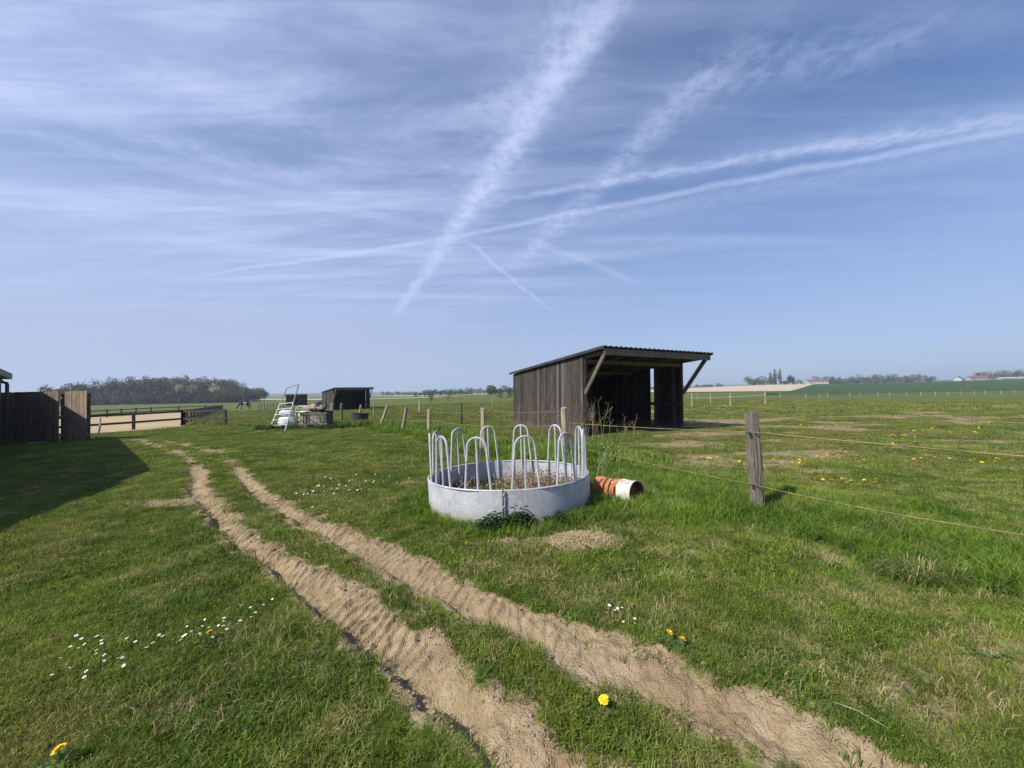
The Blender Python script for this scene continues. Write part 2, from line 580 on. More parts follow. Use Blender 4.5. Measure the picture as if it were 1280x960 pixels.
def wood(name, c0, c1, rough=0.85, grain=38.0, axis='z', var=0.35, streak=None):
    m, t, b = new_mat(name)
    oc = t.coord('Object')
    mpn = t.n.new('ShaderNodeMapping')
    t.l.new(oc, mpn.inputs[0])
    s = {'z': (1, 1, 0.06), 'x': (0.06, 1, 1), 'y': (1, 0.06, 1)}[axis]
    mpn.inputs['Scale'].default_value = s
    rnd = t.rnd()
    off = t.n.new('ShaderNodeCombineXYZ')
    t.l.new(t.math('MULTIPLY', rnd, 37.0), off.inputs[0]); t.l.new(t.math('MULTIPLY', rnd, 91.0), off.inputs[2])
    vec = t.vec('ADD', mpn.outputs[0], off.outputs[0])
    g = t.noise(vec, grain, 5, 0.65)
    g2 = t.noise(t.vec('ADD', oc, off.outputs[0]), 2.3, 4, 0.6)
    f = t.math('ADD', t.math('MULTIPLY', t.ramp(g, 0.3, 0.7), 0.65), t.math('MULTIPLY', t.ramp(g2, 0.35, 0.65), 0.35))
    col = t.mix(f, c0, c1)
    col = t.mix(1.0, col, t.ramp(rnd, 0, 1, 1 - var, 1 + var, smooth=False), 'MULTIPLY')
    if streak:
        col = t.mix(t.ramp(t.noise(vec, grain * 0.35, 3, 0.5), 0.6, 0.72), col, streak)
    t.l.new(col, b.inputs['Base Color'])
    b.inputs['Roughness'].default_value = rough
    t.l.new(t.bump(g, 0.5, 0.006), b.inputs['Normal'])
    return m


m_shed = wood("weathered_black_wood", (0.017, 0.0135, 0.0105), (0.060, 0.048, 0.038), var=0.55, streak=(0.15, 0.125, 0.10))
_t = NT(m_shed.node_tree)
_b = m_shed.node_tree.nodes['Principled BSDF']
_col = _b.inputs['Base Color'].links[0].from_socket
_sx = _t.n.new('ShaderNodeSeparateXYZ'); _t.l.new(_t.coord('Object'), _sx.inputs[0])
_r = _t.rnd()
_g = _t.math('FRACT', _t.math('MULTIPLY', _r, 17.3))
_col = _t.mix(_t.ramp(_g, .80, .95, 0, .55), _col, (0.15, 0.135, 0.12))
_h = _t.math('ADD', _sx.outputs[2], _t.math('MULTIPLY', _t.math('SUBTRACT', _t.noise(_t.coord('Object'), 6, 4, .65), .5), .5))
_col = _t.mix(_t.ramp(_h, 0.05, 0.42, .6, 0), _col, (0.125, 0.098, 0.066))
_t.l.new(_col, _b.inputs['Base Color'])
m_shed_beam = wood("weathered_beam_wood", (0.075, 0.060, 0.045), (0.20, 0.165, 0.125), axis='x')
m_post = wood("grey_split_post_wood", (0.060, 0.050, 0.040), (0.215, 0.185, 0.15), grain=55, var=0.15, streak=(0.045, 0.038, 0.03))
m_post_tan = wood("round_post_wood", (0.22, 0.17, 0.11), (0.44, 0.36, 0.25), grain=40, var=0.2)
m_post_dark = wood("dark_post_wood", (0.03, 0.027, 0.022), (0.09, 0.08, 0.065), var=0.3)
m_plank = wood("brown_fence_plank_wood", (0.15, 0.105, 0.070), (0.36, 0.265, 0.185), grain=34, var=0.22)
m_rail = wood("dark_rail_wood", (0.020, 0.016, 0.013), (0.055, 0.043, 0.034), axis='x', var=0.25)
m_crate = wood("weathered_crate_wood", (0.11, 0.085, 0.06), (0.36, 0.31, 0.25), var=0.5)


def simple(name, c, rough=0.7, metal=0.0, c2=None, scale=8.0, bump=0.0, lo=0.4, hi=0.62, spec=None):
    m, t, b = new_mat(name)
    oc = t.coord('Object')
    if c2:
        n = t.noise(oc, scale, 5, 0.62)
        t.l.new(t.mix(t.ramp(n, lo, hi), c, c2), b.inputs['Base Color'])
        if bump:
            t.l.new(t.bump(n, bump, 0.01), b.inputs['Normal'])
    else:
        b.inputs['Base Color'].default_value = tuple(c) + (1,)
    b.inputs['Roughness'].default_value = rough
    b.inputs['Metallic'].default_value = metal
    if spec is not None:
        b.inputs['Specular IOR Level'].default_value = spec
    return m


def galv(name, base, dirt=True):
    m, t, b = new_mat(name)
    oc = t.coord('Object')
    n1 = t.noise(oc, 3.0, 5, 0.65); n2 = t.noise(oc, 26.0, 4, 0.7)
    vo = t.n.new('ShaderNodeTexVoronoi'); vo.inputs['Scale'].default_value = 60
    t.l.new(oc, vo.inputs['Vector'])
    col = t.mix(t.ramp(n1, 0.35, 0.65), base, tuple(x * 0.74 for x in base))
    col = t.mix(t.ramp(n2, 0.50, 0.72, 0, 0.5), col, (0.72, 0.73, 0.74))
    col = t.mix(0.10, col, vo.outputs['Color'])
    if dirt:
        sx = t.n.new('ShaderNodeSeparateXYZ'); t.l.new(oc, sx.inputs[0])
        h = t.math('ADD', sx.outputs[2], t.math('MULTIPLY', t.math('SUBTRACT', n1, 0.5), 0.25))
        col = t.mix(t.ramp(h, 0.0, 0.19, 0.8, 0.0), col, (0.33, 0.29, 0.21))
        mpn = t.n.new('ShaderNodeMapping'); t.l.new(oc, mpn.inputs[0]); mpn.inputs['Scale'].default_value = (1, 1, 0.08)
        st = t.noise(mpn.outputs[0], 22, 3, 0.6)
        col = t.mix(t.ramp(st, 0.54, 0.72, 0, 0.45), col, (0.30, 0.29, 0.27))
        col = t.mix(t.math('MULTIPLY', t.ramp(n1, 0.58, 0.68), t.ramp(st, 0.5, 0.62)), col, (0.30, 0.20, 0.12))
    t.l.new(col, b.inputs['Base Color'])
    b.inputs['Metallic'].default_value = 0.12
    t.l.new(t.ramp(n2, 0.3, 0.7, 0.55, 0.75), b.inputs['Roughness'])
    t.l.new(t.bump(n2, 0.12, 0.004), b.inputs['Normal'])
    return m


m_galv = galv("galvanised_sheet", (0.46, 0.48, 0.51))
m_tube = galv("galvanised_tube", (0.47, 0.48, 0.49), dirt=False)
m_whitemetal = simple("worn_white_metal", (0.72, 0.73, 0.71), 0.5, 0.2, (0.45, 0.45, 0.43), 20)
m_greymetal = simple("grey_gate_metal", (0.34, 0.36, 0.38), 0.5, 0.3, (0.22, 0.23, 0.25), 15)
m_roof = simple("dark_roof_sheet", (0.030, 0.032, 0.036), 0.55, 0.2, (0.055, 0.055, 0.055), 3)
m_white = simple("white_plaster", (0.46, 0.455, 0.44), 0.8)
m_pipe = simple("dark_downpipe_metal", (0.075, 0.072, 0.085), 0.6)
m_tile = simple("red_brown_roof_tile", (0.20, 0.10, 0.07), 0.8, 0, (0.13, 0.075, 0.06), 2)
m_slate = simple("dark_slate_roof", (0.06, 0.062, 0.07), 0.7, 0, (0.09, 0.09, 0.09), 2)
m_window = simple("dark_window", (0.03, 0.035, 0.04), 0.2)
m_sack = simple("white_plastic_sack", (0.75, 0.77, 0.80), 0.45, 0, (0.55, 0.58, 0.64), 9, 0.3)
m_sackg = simple("grey_blue_plastic_sheet", (0.20, 0.23, 0.29), 0.5, 0, (0.32, 0.35, 0.40), 7, 0.3)
m_rubber = simple("black_rubber", (0.018, 0.018, 0.018), 0.7, 0, (0.04, 0.038, 0.035), 9)
m_timber = simple("pinkish_sawn_timber", (0.50, 0.36, 0.27), 0.8, 0, (0.36, 0.24, 0.17), 14)
m_tape = simple("yellowed_fence_tape", (0.27, 0.20, 0.055), 0.8, 0, (0.13, 0.11, 0.06), 6)
m_wire = simple("dull_fence_wire", (0.22, 0.19, 0.15), 0.6)
m_whitetape = simple("white_fence_tape", (0.7, 0.68, 0.6), 0.6)
m_straw = simple("dry_straw", (0.36, 0.27, 0.13), 0.85, 0, (0.48, 0.38, 0.21), 30)
m_stalk = simple("dead_weed_stalk", (0.17, 0.115, 0.07), 0.85, 0, (0.30, 0.22, 0.14), 20)
m_stalk_pale = simple("pale_dead_stalk", (0.36, 0.31, 0.21), 0.85, 0, (0.25, 0.2, 0.13), 20)
m_hose = simple("off_white_hose", (0.62, 0.60, 0.54), 0.6)
m_horse = simple("dark_horse_coat", (0.015, 0.013, 0.012), 0.6)
m_horsew = simple("white_horse_patch", (0.62, 0.58, 0.52), 0.7)
m_barnwall = wood("barn_board_wood", (0.05, 0.04, 0.032), (0.14, 0.11, 0.085))
m_barnroof = simple("grey_barn_roof", (0.16, 0.15, 0.15), 0.7, 0, (0.24, 0.22, 0.2), 1.5)

# painted drum: rust-orange with pale wear, white band at the open end
m_drum, t, b = new_mat("rusty_painted_drum")
oc = t.coord('Object')
sx = t.n.new('ShaderNodeSeparateXYZ'); t.l.new(oc, sx.inputs[0])
n1 = t.noise(oc, 7.0, 6, 0.68); n2 = t.noise(oc, 24.0, 4, 0.65)
zz = t.math('ADD', sx.outputs[2], t.math('MULTIPLY', t.math('SUBTRACT', n1, 0.5), 0.10))
orange = t.mix(t.ramp(n2, 0.4, 0.65), (0.40, 0.145, 0.040), (0.25, 0.080, 0.028))
orange = t.mix(t.ramp(n1, 0.50, 0.62), orange, (0.55, 0.30, 0.18))
orange = t.mix(t.ramp(t.noise(oc, 13.0, 4, 0.7), 0.60, 0.68), orange, (0.09, 0.035, 0.02))
whitep = t.mix(t.ramp(n2, 0.52, 0.70), (0.60, 0.58, 0.52), (0.44, 0.36, 0.25))
whitep = t.mix(t.ramp(n1, 0.56, 0.68), whitep, (0.40, 0.22, 0.11))
whitep = t.mix(t.ramp(t.noise(oc, 40.0, 4, 0.7), 0.58, 0.68, 0, 0.8), whitep, (0.30, 0.22, 0.14))
t.l.new(t.mix(t.ramp(zz, 0.445, 0.458), orange, whitep), b.inputs['Base Color'])
b.inputs['Roughness'].default_value = 0.7
t.l.new(t.bump(n2, 0.25, 0.004), b.inputs['Normal'])
m_rust = simple("bare_rust", (0.26, 0.085, 0.035), 0.9, 0, (0.10, 0.035, 0.02), 9, 0.3)


def leafy(name, c0, c1, scale=0.6, trans=0.30, var=0.3, yellow=None, patch=None, rough=0.55):
    """foliage: colour varies per piece and by patches of the place"""
    m, t, b = new_mat(name)
    P = t.pos()
    n = t.noise(P, scale, 4, 0.6)
    rnd = t.rnd()
    col = t.mix(t.ramp(n, 0.35, 0.65), c0, c1)
    if yellow:
        col = t.mix(t.math('MULTIPLY', t.ramp(t.noise(P, 1.9, 4, 0.65), 0.48, 0.70), 0.75), col, yellow)
        col = t.mix(t.math('MULTIPLY', t.math('GREATER_THAN', t.noise(P, 60.0, 1, 0.5), 0.665), 0.85), col, yellow)
    if patch:
        col = t.mix(t.math('MULTIPLY', t.ramp(t.noise(P, 0.42, 5, 0.65), 0.47, 0.66), 0.6), col, patch)
    col = t.mix(1.0, col, t.ramp(rnd, 0, 1, 1 - var, 1 + var, smooth=False), 'MULTIPLY')
    t.l.new(col, b.inputs['Base Color'])
    b.inputs['Roughness'].default_value = rough
    b.inputs['Specular IOR Level'].default_value = 0.22
    tr_ = t.n.new('ShaderNodeBsdfTranslucent')
    t.l.new(t.mix(1.0, col, (1.25, 1.2, 0.6), 'MULTIPLY'), tr_.inputs[0])
    mx = t.n.new('ShaderNodeMixShader')
    mx.inputs[0].default_value = trans
    t.l.new(b.outputs[0], mx.inputs[1]); t.l.new(tr_.outputs[0], mx.inputs[2])
    out = [x for x in t.n if x.type == 'OUTPUT_MATERIAL'][0]
    t.l.new(mx.outputs[0], out.inputs['Surface'])
    return m


m_grass = leafy("lawn_grass_blade", (0.096, 0.164, 0.018), (0.180, 0.236, 0.034), 0.7, yellow=(0.36, 0.33, 0.13), rough=.45, var=.5, patch=(0.205, 0.203, 0.050))
m_lush = leafy("long_grass_blade", (0.094, 0.176, 0.018), (0.168, 0.252, 0.034), 0.8, yellow=(0.27, 0.29, 0.09), rough=.42, var=.45)
m_pad = leafy("paddock_grass_blade", (0.114, 0.168, 0.027), (0.180, 0.224, 0.044), 0.5, yellow=(0.33, 0.29, 0.13), rough=.45, var=.45, patch=(0.25, 0.205, 0.09))
m_dryg = leafy("dry_grass_blade", (0.34, 0.27, 0.13), (0.46, 0.38, 0.21), 2.0, trans=0.15)
m_leafweed = leafy("broad_weed_leaf", (0.045, 0.095, 0.020), (0.085, 0.145, 0.035), 1.5, trans=0.2)
m_nettle = leafy("dark_nettle_leaf", (0.020, 0.048, 0.016), (0.042, 0.080, 0.026), 4.0, trans=0.15)
m_twig = leafy("bare_twig_crown", (0.115, 0.096, 0.072), (0.165, 0.138, 0.098), 0.03, trans=0.1, rough=0.9)
m_twig_green = leafy("budding_crown", (0.120, 0.117, 0.062), (0.155, 0.148, 0.08), 0.03, trans=0.15, rough=0.9)
m_blossom = leafy("white_blossom_crown", (0.36, 0.34, 0.28), (0.48, 0.46, 0.40), 0.2, trans=0.15, rough=0.9)
m_leafgreen = leafy("spring_leaf_crown", (0.060, 0.095, 0.030), (0.095, 0.135, 0.042), 0.2, trans=0.2)
m_conifer = leafy("dark_conifer_crown", (0.014, 0.026, 0.016), (0.026, 0.042, 0.024), 0.3, trans=0.05)
m_poplar = leafy("poplar_bud_crown", (0.13, 0.13, 0.065), (0.18, 0.17, 0.09), 0.1, trans=0.2)
m_bark = simple("grey_brown_bark", (0.07, 0.058, 0.046), 0.9, 0, (0.11, 0.09, 0.07), 3)

m_yellow = simple("dandelion_yellow", (0.85, 0.64, 0.015), 0.7, 0, (0.82, 0.55, 0.01), 200)
m_petal = simple("daisy_white", (0.80, 0.80, 0.78), 0.7)
m_stem = simple("green_stem", (0.10, 0.16, 0.05), 0.7)

# ground sheet
m_ground, t, b = new_mat("pasture_ground")
P = t.pos()
soil = t.attr('soil'); dryv = t.attr('dry'); lushv = t.attr('lush')
nA = t.noise(P, 0.045, 5, 0.6); nB = t.noise(P, 0.5, 5, 0.65); nC = t.noise(P, 9.0, 4, 0.7); nD = t.noise(P, 60.0, 3, 0.7)
gcol = t.mix(t.ramp(nB, 0.35, 0.68), (0.070, 0.105, 0.014), (0.120, 0.150, 0.028))
gcol = t.mix(t.ramp(nA, 0.40, 0.62, 0, 0.6), gcol, (0.115, 0.120, 0.042))
gcol = t.mix(t.ramp(nC, 0.45, 0.75, 0, 0.7), gcol, (0.13, 0.115, 0.055))
gcol = t.mix(t.math('MULTIPLY', lushv, 0.6), gcol, (0.060, 0.100, 0.018))
straw = t.mix(t.ramp(nD, 0.35, 0.65), (0.20, 0.145, 0.078), (0.36, 0.28, 0.16))
gcol = t.mix(t.ramp(t.math('ADD', dryv, t.math('MULTIPLY', t.math('SUBTRACT', nC, 0.5), 0.5)), 0.25, 0.75), gcol, straw)
so = t.mix(t.ramp(nC, 0.35, 0.68), (0.258, 0.190, 0.106), (0.375, 0.290, 0.175))
so = t.mix(t.ramp(nD, 0.55, 0.75, 0, 0.6), so, (0.18, 0.122, 0.068))
so = t.mix(t.ramp(t.noise(P, 1.6, 4, 0.6), 0.47, 0.66, 0, 0.65), so, (0.215, 0.146, 0.080))
gcol = t.mix(soil, gcol, so)
t.l.new(gcol, b.inputs['Base Color'])
b.inputs['Roughness'].default_value = 0.95
b.inputs['Specular IOR Level'].default_value = 0.15
vo = t.n.new('ShaderNodeTexVoronoi'); vo.inputs['Scale'].default_value = 38; t.l.new(t.vec('ADD', P, t.vec('SCALE', t.noise(P, 25, 2, .5, color=True), scale=.03)), vo.inputs['Vector'])
vo2 = t.n.new('ShaderNodeTexVoronoi'); vo2.inputs['Scale'].default_value = 95; t.l.new(P, vo2.inputs['Vector'])
crumb = t.math('ADD', t.math('MULTIPLY', vo.outputs['Distance'], -0.35), t.math('MULTIPLY', vo2.outputs['Distance'], -0.35))
hh = t.math('ADD', t.math('ADD', t.math('MULTIPLY', nC, 0.8), t.math('MULTIPLY', nD, 0.5)), crumb)
t.l.new(t.bump(hh, 0.85, 0.022), b.inputs['Normal'])


def field_mat(name, c0, c1, s=0.05):
    m, t, b = new_mat(name)
    P = t.pos()
    n = t.math('ADD', t.math('MULTIPLY', t.noise(P, s, 5, 0.6), 0.6), t.math('MULTIPLY', t.noise(P, s * 14, 4, 0.7), 0.4))
    t.l.new(t.mix(t.ramp(n, 0.38, 0.62), c0, c1), b.inputs['Base Color'])
    b.inputs['Roughness'].default_value = 0.95
    b.inputs['Specular IOR Level'].default_value = 0.1
    t.l.new(t.bump(n, 0.5, 0.1), b.inputs['Normal'])
    return m


m_crop = field_mat("young_wheat_field", (0.036, 0.070, 0.018), (0.056, 0.096, 0.028))
m_beige = field_mat("bare_pale_field", (0.46, 0.37, 0.25), (0.52, 0.43, 0.31))
m_pale = field_mat("pale_green_field", (0.36, 0.35, 0.16), (0.42, 0.40, 0.21))
m_sand = field_mat("arena_sand", (0.36, 0.275, 0.155), (0.44, 0.34, 0.205), 0.4)

# ------------------------------------------------------------------ ground
def graded(lo_far, lo, hi, hi_far, step, g):
    core = np.arange(lo, hi + 1e-6, step)
    def run(start, end, sign):
        out = []; s = step; p = start
        while sign * (end - p) > 0:
            s *= g; p += sign * s; out.append(p)
        return np.array(out)
    return np.concatenate([run(lo, lo_far, -1)[::-1], core, run(hi, hi_far, 1)])


gx = graded(-3000, -5.4, 2.6, 3000, 0.0135, 1.06)
gy = graded(-800, 1.25, 6.2, 3000, 0.0125, 1.06)
GX, GY = np.meshgrid(gx, gy)
fx, fy = GX.ravel(), GY.ravel()
fz = gz(fx, fy)
nx, ny = len(gx), len(gy)
ii = (np.arange(ny - 1)[:, None] * nx + np.arange(nx - 1)[None, :]).ravel()
me = np_mesh("ground", np.stack([fx, fy, fz], 1), np.stack([ii, ii + 1, ii + nx + 1, ii + nx], 1), m_ground, smooth=True)
for nm, val in (('soil', ruts(fx, fy)[1]), ('dry', dry(fx, fy)), ('lush', lush(fx, fy) * (np.hypot(fx, fy) < 60))):
    a = me.attributes.new(nm, 'FLOAT', 'POINT')
    a.data.foreach_set('value', val.astype(np.float32))
tag(link("ground", me), "green pasture ground with two tyre ruts", kind='structure')


def field(name, mat, corners, lift, label, n=24, m_=24):
    """a quad field draped over the terrain"""
    c = [np.array(p, float) for p in corners]
    u = np.linspace(0, 1, n); v = np.linspace(0, 1, m_)
    U, V = np.meshgrid(u, v); U = U.ravel()[:, None]; V = V.ravel()[:, None]
    P = (c[0] * (1 - U) + c[1] * U) * (1 - V) + (c[3] * (1 - U) + c[2] * U) * V
    z = zmac(P[:, 0], P[:, 1]) + lift
    i = (np.arange(m_ - 1)[:, None] * n + np.arange(n - 1)[None, :]).ravel()
    return tag(link(name, np_mesh(name, np.column_stack([P, z]), np.stack([i, i + 1, i + n + 1, i + n], 1), mat, smooth=True)), label, kind='structure')


field("arena_sand", m_sand, [(-29.5, 17.5), (-20.9, 24.9), (-60.0, 72), (-66, 50)], 0.03, "pale sand of the riding arena", 30, 40)
field("bare_field", m_beige, [(60, 190), (150, 208), (330, 420), (120, 470)], 0.3, "pale bare field on the rise behind the paddock")
field("wheat_field", m_crop, [(92, 140), (230, 135), (900, 470), (300, 470)], 0.2, "dark green young crop on the rise", 40, 40)
field("meadow_strip", m_pale, [(-400, 500), (-35, 172), (-25, 205), (-420, 600)], 0.25, "pale yellow green field strip far off")
field("meadow_strip", m_pale, [(-300, 760), (-20, 300), (-10, 420), (-300, 980)], 0.3, "pale yellow green field strip at the horizon")


# ------------------------------------------------------------------ grass
def tuft(n, radius, h, w, seed, droop=0.5, mat=None, hv=0.4):
    rg = np.random.default_rng(seed)
    V = []; F4 = []; F3 = []
    faces = []
    for k in range(n):
        a = rg.uniform(0, 2 * math.pi); r = radius * math.sqrt(rg.uniform())
        bx, by = r * math.cos(a), r * math.sin(a)
        d = rg.uniform(0, 2 * math.pi); L = h * rg.uniform(1 - hv, 1 + hv)
        lean = droop * rg.uniform(0.15, 1.0)
        dx, dy = math.cos(d), math.sin(d)
        f = rg.uniform(0, 2 * math.pi); sxv, syv = math.cos(f) * w / 2, math.sin(f) * w / 2
        o = len(V)
        m1 = (bx + dx * L * lean * 0.30, by + dy * L * lean * 0.30, L * 0.55)
        tp = (bx + dx * L * lean, by + dy * L * lean, L * (1.0 - 0.35 * lean))
        V += [(bx - sxv, by - syv, -0.01), (bx + sxv, by + syv, -0.01), (m1[0] + sxv * .8, m1[1] + syv * .8, m1[2]), (m1[0] - sxv * .8, m1[1] - syv * .8, m1[2]), tp]
        faces += [(o, o + 1, o + 2, o + 3), (o + 3, o + 2, o + 4)]
    me = bpy.data.meshes.new("grass_tuft")
    me.from_pydata(V, [], faces)
    me.materials.append(mat)
    me.update()
    return me


def src_coll(name, meshes):
    c = bpy.data.collections.new(name)
    for i, me in enumerate(meshes):
        c.objects.link(bpy.data.objects.new("%s_%02d" % (name, i), me))
    return c


def scatter(name, X, Y, rz, sc, idx, coll, label, sink=0.0, tilt=None):
    Z = gz(X, Y) - sink
    N = len(X)
    me = bpy.data.meshes.new(name)
    me.vertices.add(N)
    me.vertices.foreach_set('co', np.stack([X, Y, Z], 1).astype(np.float32).ravel())
    rot = np.zeros((N, 3), np.float32); rot[:, 2] = rz
    if tilt is not None:
        rot[:, 0] = tilt
    a = me.attributes.new('rot', 'FLOAT_VECTOR', 'POINT'); a.data.foreach_set('vector', rot.ravel())
    a = me.attributes.new('sc', 'FLOAT', 'POINT'); a.data.foreach_set('value', np.asarray(sc, np.float32))
    a = me.attributes.new('idx', 'INT', 'POINT'); a.data.foreach_set('value', np.asarray(idx, np.int32))
    o = link(name, me)
    tag(o, label, kind='stuff')
    ng = bpy.data.node_groups.new(name, 'GeometryNodeTree')
    ng.interface.new_socket('Geometry', in_out='INPUT', socket_type='NodeSocketGeometry')
    ng.interface.new_socket('Geometry', in_out='OUTPUT', socket_type='NodeSocketGeometry')
    n = ng.nodes
    gi = n.new('NodeGroupInput'); go = n.new('NodeGroupOutput')
    iop = n.new('GeometryNodeInstanceOnPoints')
    ci_ = n.new('GeometryNodeCollectionInfo')
    ci_.inputs['Collection'].default_value = coll
    ci_.inputs['Separate Children'].default_value = True
    ci_.inputs['Reset Children'].default_value = True
    def na(nm, ty):
        x = n.new('GeometryNodeInputNamedAttribute'); x.data_type = ty
        x.inputs['Name'].default_value = nm
        return [s for s in x.outputs if s.enabled and s.name == 'Attribute'][0]
    L = ng.links
    L.new(gi.outputs[0], iop.inputs['Points'])
    L.new(ci_.outputs[0], iop.inputs['Instance'])
    iop.inputs['Pick Instance'].default_value = True
    L.new(na('idx', 'INT'), iop.inputs['Instance Index'])
    e2r = n.new('FunctionNodeEulerToRotation')
    L.new(na('rot', 'FLOAT_VECTOR'), e2r.inputs[0])
    L.new(e2r.outputs[0], iop.inputs['Rotation'])
    L.new(na('sc', 'FLOAT'), iop.inputs['Scale'])
    L.new(iop.outputs[0], go.inputs[0])
    md = o.modifiers.new("scatter", 'NODES'); md.node_group = ng
    return o


SHED = (2.544, 13.654, R(26.0))


def shed_local(X, Y):
    c, s = math.cos(SHED[2]), math.sin(SHED[2])
    dx, dy = X - SHED[0], Y - SHED[1]
    return dx * c + dy * s, -dx * s + dy * c


rng = np.random.default_rng(7)


def in_poly(X, Y, poly):
    r = np.zeros(len(X), bool)
    j = len(poly) - 1
    for i in range(len(poly)):
        xi, yi = poly[i]; xj, yj = poly[j]
        c = ((yi > Y) != (yj > Y)) & (X < (xj - xi) * (Y - yi) / (yj - yi + 1e-12) + xi)
        r ^= c
        j = i
    return r


def sample(y0, y1, dens, seed, side=1.5):
    """random ground points over the wedge the photograph can see, plus a margin on both sides"""
    rg = np.random.default_rng(seed)
    xm = 1.40 * y1 + side
    n = int(dens * 2 * xm * (y1 - y0))
    X = rg.uniform(-xm, xm, n); Y = rg.uniform(y0, y1, n)
    k = np.abs(X) < 1.40 * Y + side
    X, Y = X[k], Y[k]
    # bare places
    ins = ruts(X, Y)[2]
    edge = -0.085 * np.maximum(vnoise(X * 8, Y * 8, 43) - .45, 0) * 2 + rg.uniform(-0.06, 0.03, len(X))
    strag = (rg.uniform(size=len(X)) < 0.05 * ss(.50, .66, fbm(X * 4, Y * 4, 47, 3)) * ss(.2, .9, X) * (Y < 2.6))
    k = (ins < edge) | strag
    f = np.hypot(X - FEED[0], Y - FEED[1])
    k &= (f > FEED[2] + 0.01)
    u, v = shed_local(X, Y)
    k &= ~((u > 0.0) & (u < 5.0) & (v > -0.5) & (v < 5.6))
    sand = in_poly(X, Y, [(-29.5, 17.5), (-20.9, 24.9), (-60.0, 72), (-66, 50)])
    k &= ~sand
    X, Y = X[k], Y[k]
    d = dry(X, Y)
    k = rg.uniform(size=len(X)) > d * 1.05 - 0.05
    return X[k], Y[k], rg


L0 = src_coll("lawn_tuft", [tuft(22, .045, .039, .0038, i, 1.25, m_grass) for i in range(5)])
L1 = src_coll("lawn_tuft_mid", [tuft(36, .085, .037, .0062, 20 + i, 1.25, m_grass) for i in range(5)])
L2 = src_coll("lawn_tuft_far", [tuft(50, .19, .038, .012, 40 + i, 1.25, m_grass) for i in range(4)])
L3 = src_coll("lawn_tuft_distant", [tuft(50, .50, .085, .034, 60 + i, .9, m_pad) for i in range(4)])
H1 = src_coll("long_tuft", [tuft(26, .060, .125, .0058, 80 + i, .75, m_lush) for i in range(5)])
H2 = src_coll("long_tuft_far", [tuft(34, .16, .15, .012, 90 + i, .75, m_lush) for i in range(4)])
P2 = src_coll("paddock_tuft", [tuft(38, .16, .046, .0105, 100 + i, 1.0, m_pad) for i in range(4)])
D1 = src_coll("dry_tuft", [tuft(16, .07, .065, .0040, 120 + i, 1.3, m_dryg) for i in range(4)])


def paddock_side(X, Y):
    d, _ = poly_dist(X, Y, FENCE_LINE)
    return d < 0


def scaled(X, Y, rg, lo=0.65, hi=1.35):
    n = fbm(X * 2.3, Y * 2.3, 201, 3)
    return (0.55 + 0.9 * n) * rg.uniform(lo, hi, len(X))


def grass_band(y0, y1, dens, coll, seed, n_src, label, lushmax=0.55, side=1.5, only=None, name="grass", nz_cut=None):
    X, Y, rg = sample(y0, y1, dens, seed, side)
    k = lush(X, Y) < lushmax + rg.uniform(-.25, .25, len(X))
    if only is not None:
        k &= only(X, Y)
    X, Y = X[k], Y[k]
    return scatter(name, X, Y, rg.uniform(0, 6.28, len(X)), scaled(X, Y, rg), rg.integers(0, n_src, len(X)), coll, label)


def long_band(y0, y1, dens, coll, seed, n_src, label, side=1.5, hmul=1.0):
    X, Y, rg = sample(y0, y1, dens, seed, side)
    l = lush(X, Y)
    k = l > 0.25 + rg.uniform(-.2, .35, len(X))
    X, Y, l = X[k], Y[k], l[k]
    sc = (0.45 + 0.65 * l) * scaled(X, Y, rg) * hmul
    return scatter("long_grass", X, Y, rg.uniform(0, 6.28, len(X)), sc, rg.integers(0, n_src, len(X)), coll, label)


grass_band(0.7, 3.2, 1150, L0, 301, 5, "short mown lawn grass around the ruts nearest the camera")
grass_band(3.2, 9.0, 330, L1, 302, 5, "short mown lawn grass around the ring feeder")
grass_band(9.0, 24.0, 75, L2, 303, 4, "short lawn grass in the middle distance left of the fence", only=lambda x, y: ~paddock_side(x, y), side=2)
grass_band(7.0, 24.0, 75, P2, 304, 4, "patchy grazed paddock grass beyond the fence", only=paddock_side, side=2)
grass_band(24.0, 62.0, 9.0, L3, 305, 4, "distant pasture grass", side=3)
long_band(1.2, 8.0, 420, H1, 311, 5, "long bright grass along the fence near the camera")
long_band(8.0, 26.0, 60, H2, 312, 4, "long grass along the fence farther off", hmul=1.25)
# dry blades in the worn places
X, Y, rg = sample(1.0, 9.0, 160, 321)
d = dry(X, Y); n = fbm(X * 1.4, Y * 1.4, 231, 4)
k = (d + 0.6 * ss(.56, .72, n) + 0.03) > rg.uniform(0, 1, len(X))
X, Y = X[k], Y[k]
scatter("dry_grass", X, Y, rg.uniform(0, 6.28, len(X)), rg.uniform(.6, 1.2, len(X)), rg.integers(0, 4, len(X)), D1, "dry straw coloured grass in worn patches")


def straw_patch(label, cx, cy, rx, ry, n, seed):
    rg = np.random.default_rng(seed)
    mb = MB()
    for i in range(n):
        a = rg.uniform(0, 6.28); r = math.sqrt(rg.uniform()) ** 1.4
        x = cx + rx * r * math.cos(a); y = cy + ry * r * math.sin(a)
        z = G(x, y) + 0.01 + 0.05 * (1 - r) * rg.uniform()
        d = rg.uniform(0, 6.28); L = rg.uniform(.012, .055); w = rg.uniform(.0015, .0035)
        dx, dy = math.cos(d) * L, math.sin(d) * L
        zz_ = rg.uniform(-.02, .03)
        px, py = -math.sin(d) * w, math.cos(d) * w
        mb.add([(x - dx - px, y - dy - py, z), (x - dx + px, y - dy + py, z), (x + px, y + py, z + .006 + zz_ / 2), (x - px, y - py, z + .006 + zz_ / 2), (x + dx, y + dy, z + zz_)],
               [(0, 1, 2, 3), (3, 2, 4)])
    return tag(mb.build("straw", m_straw), label, kind='stuff')


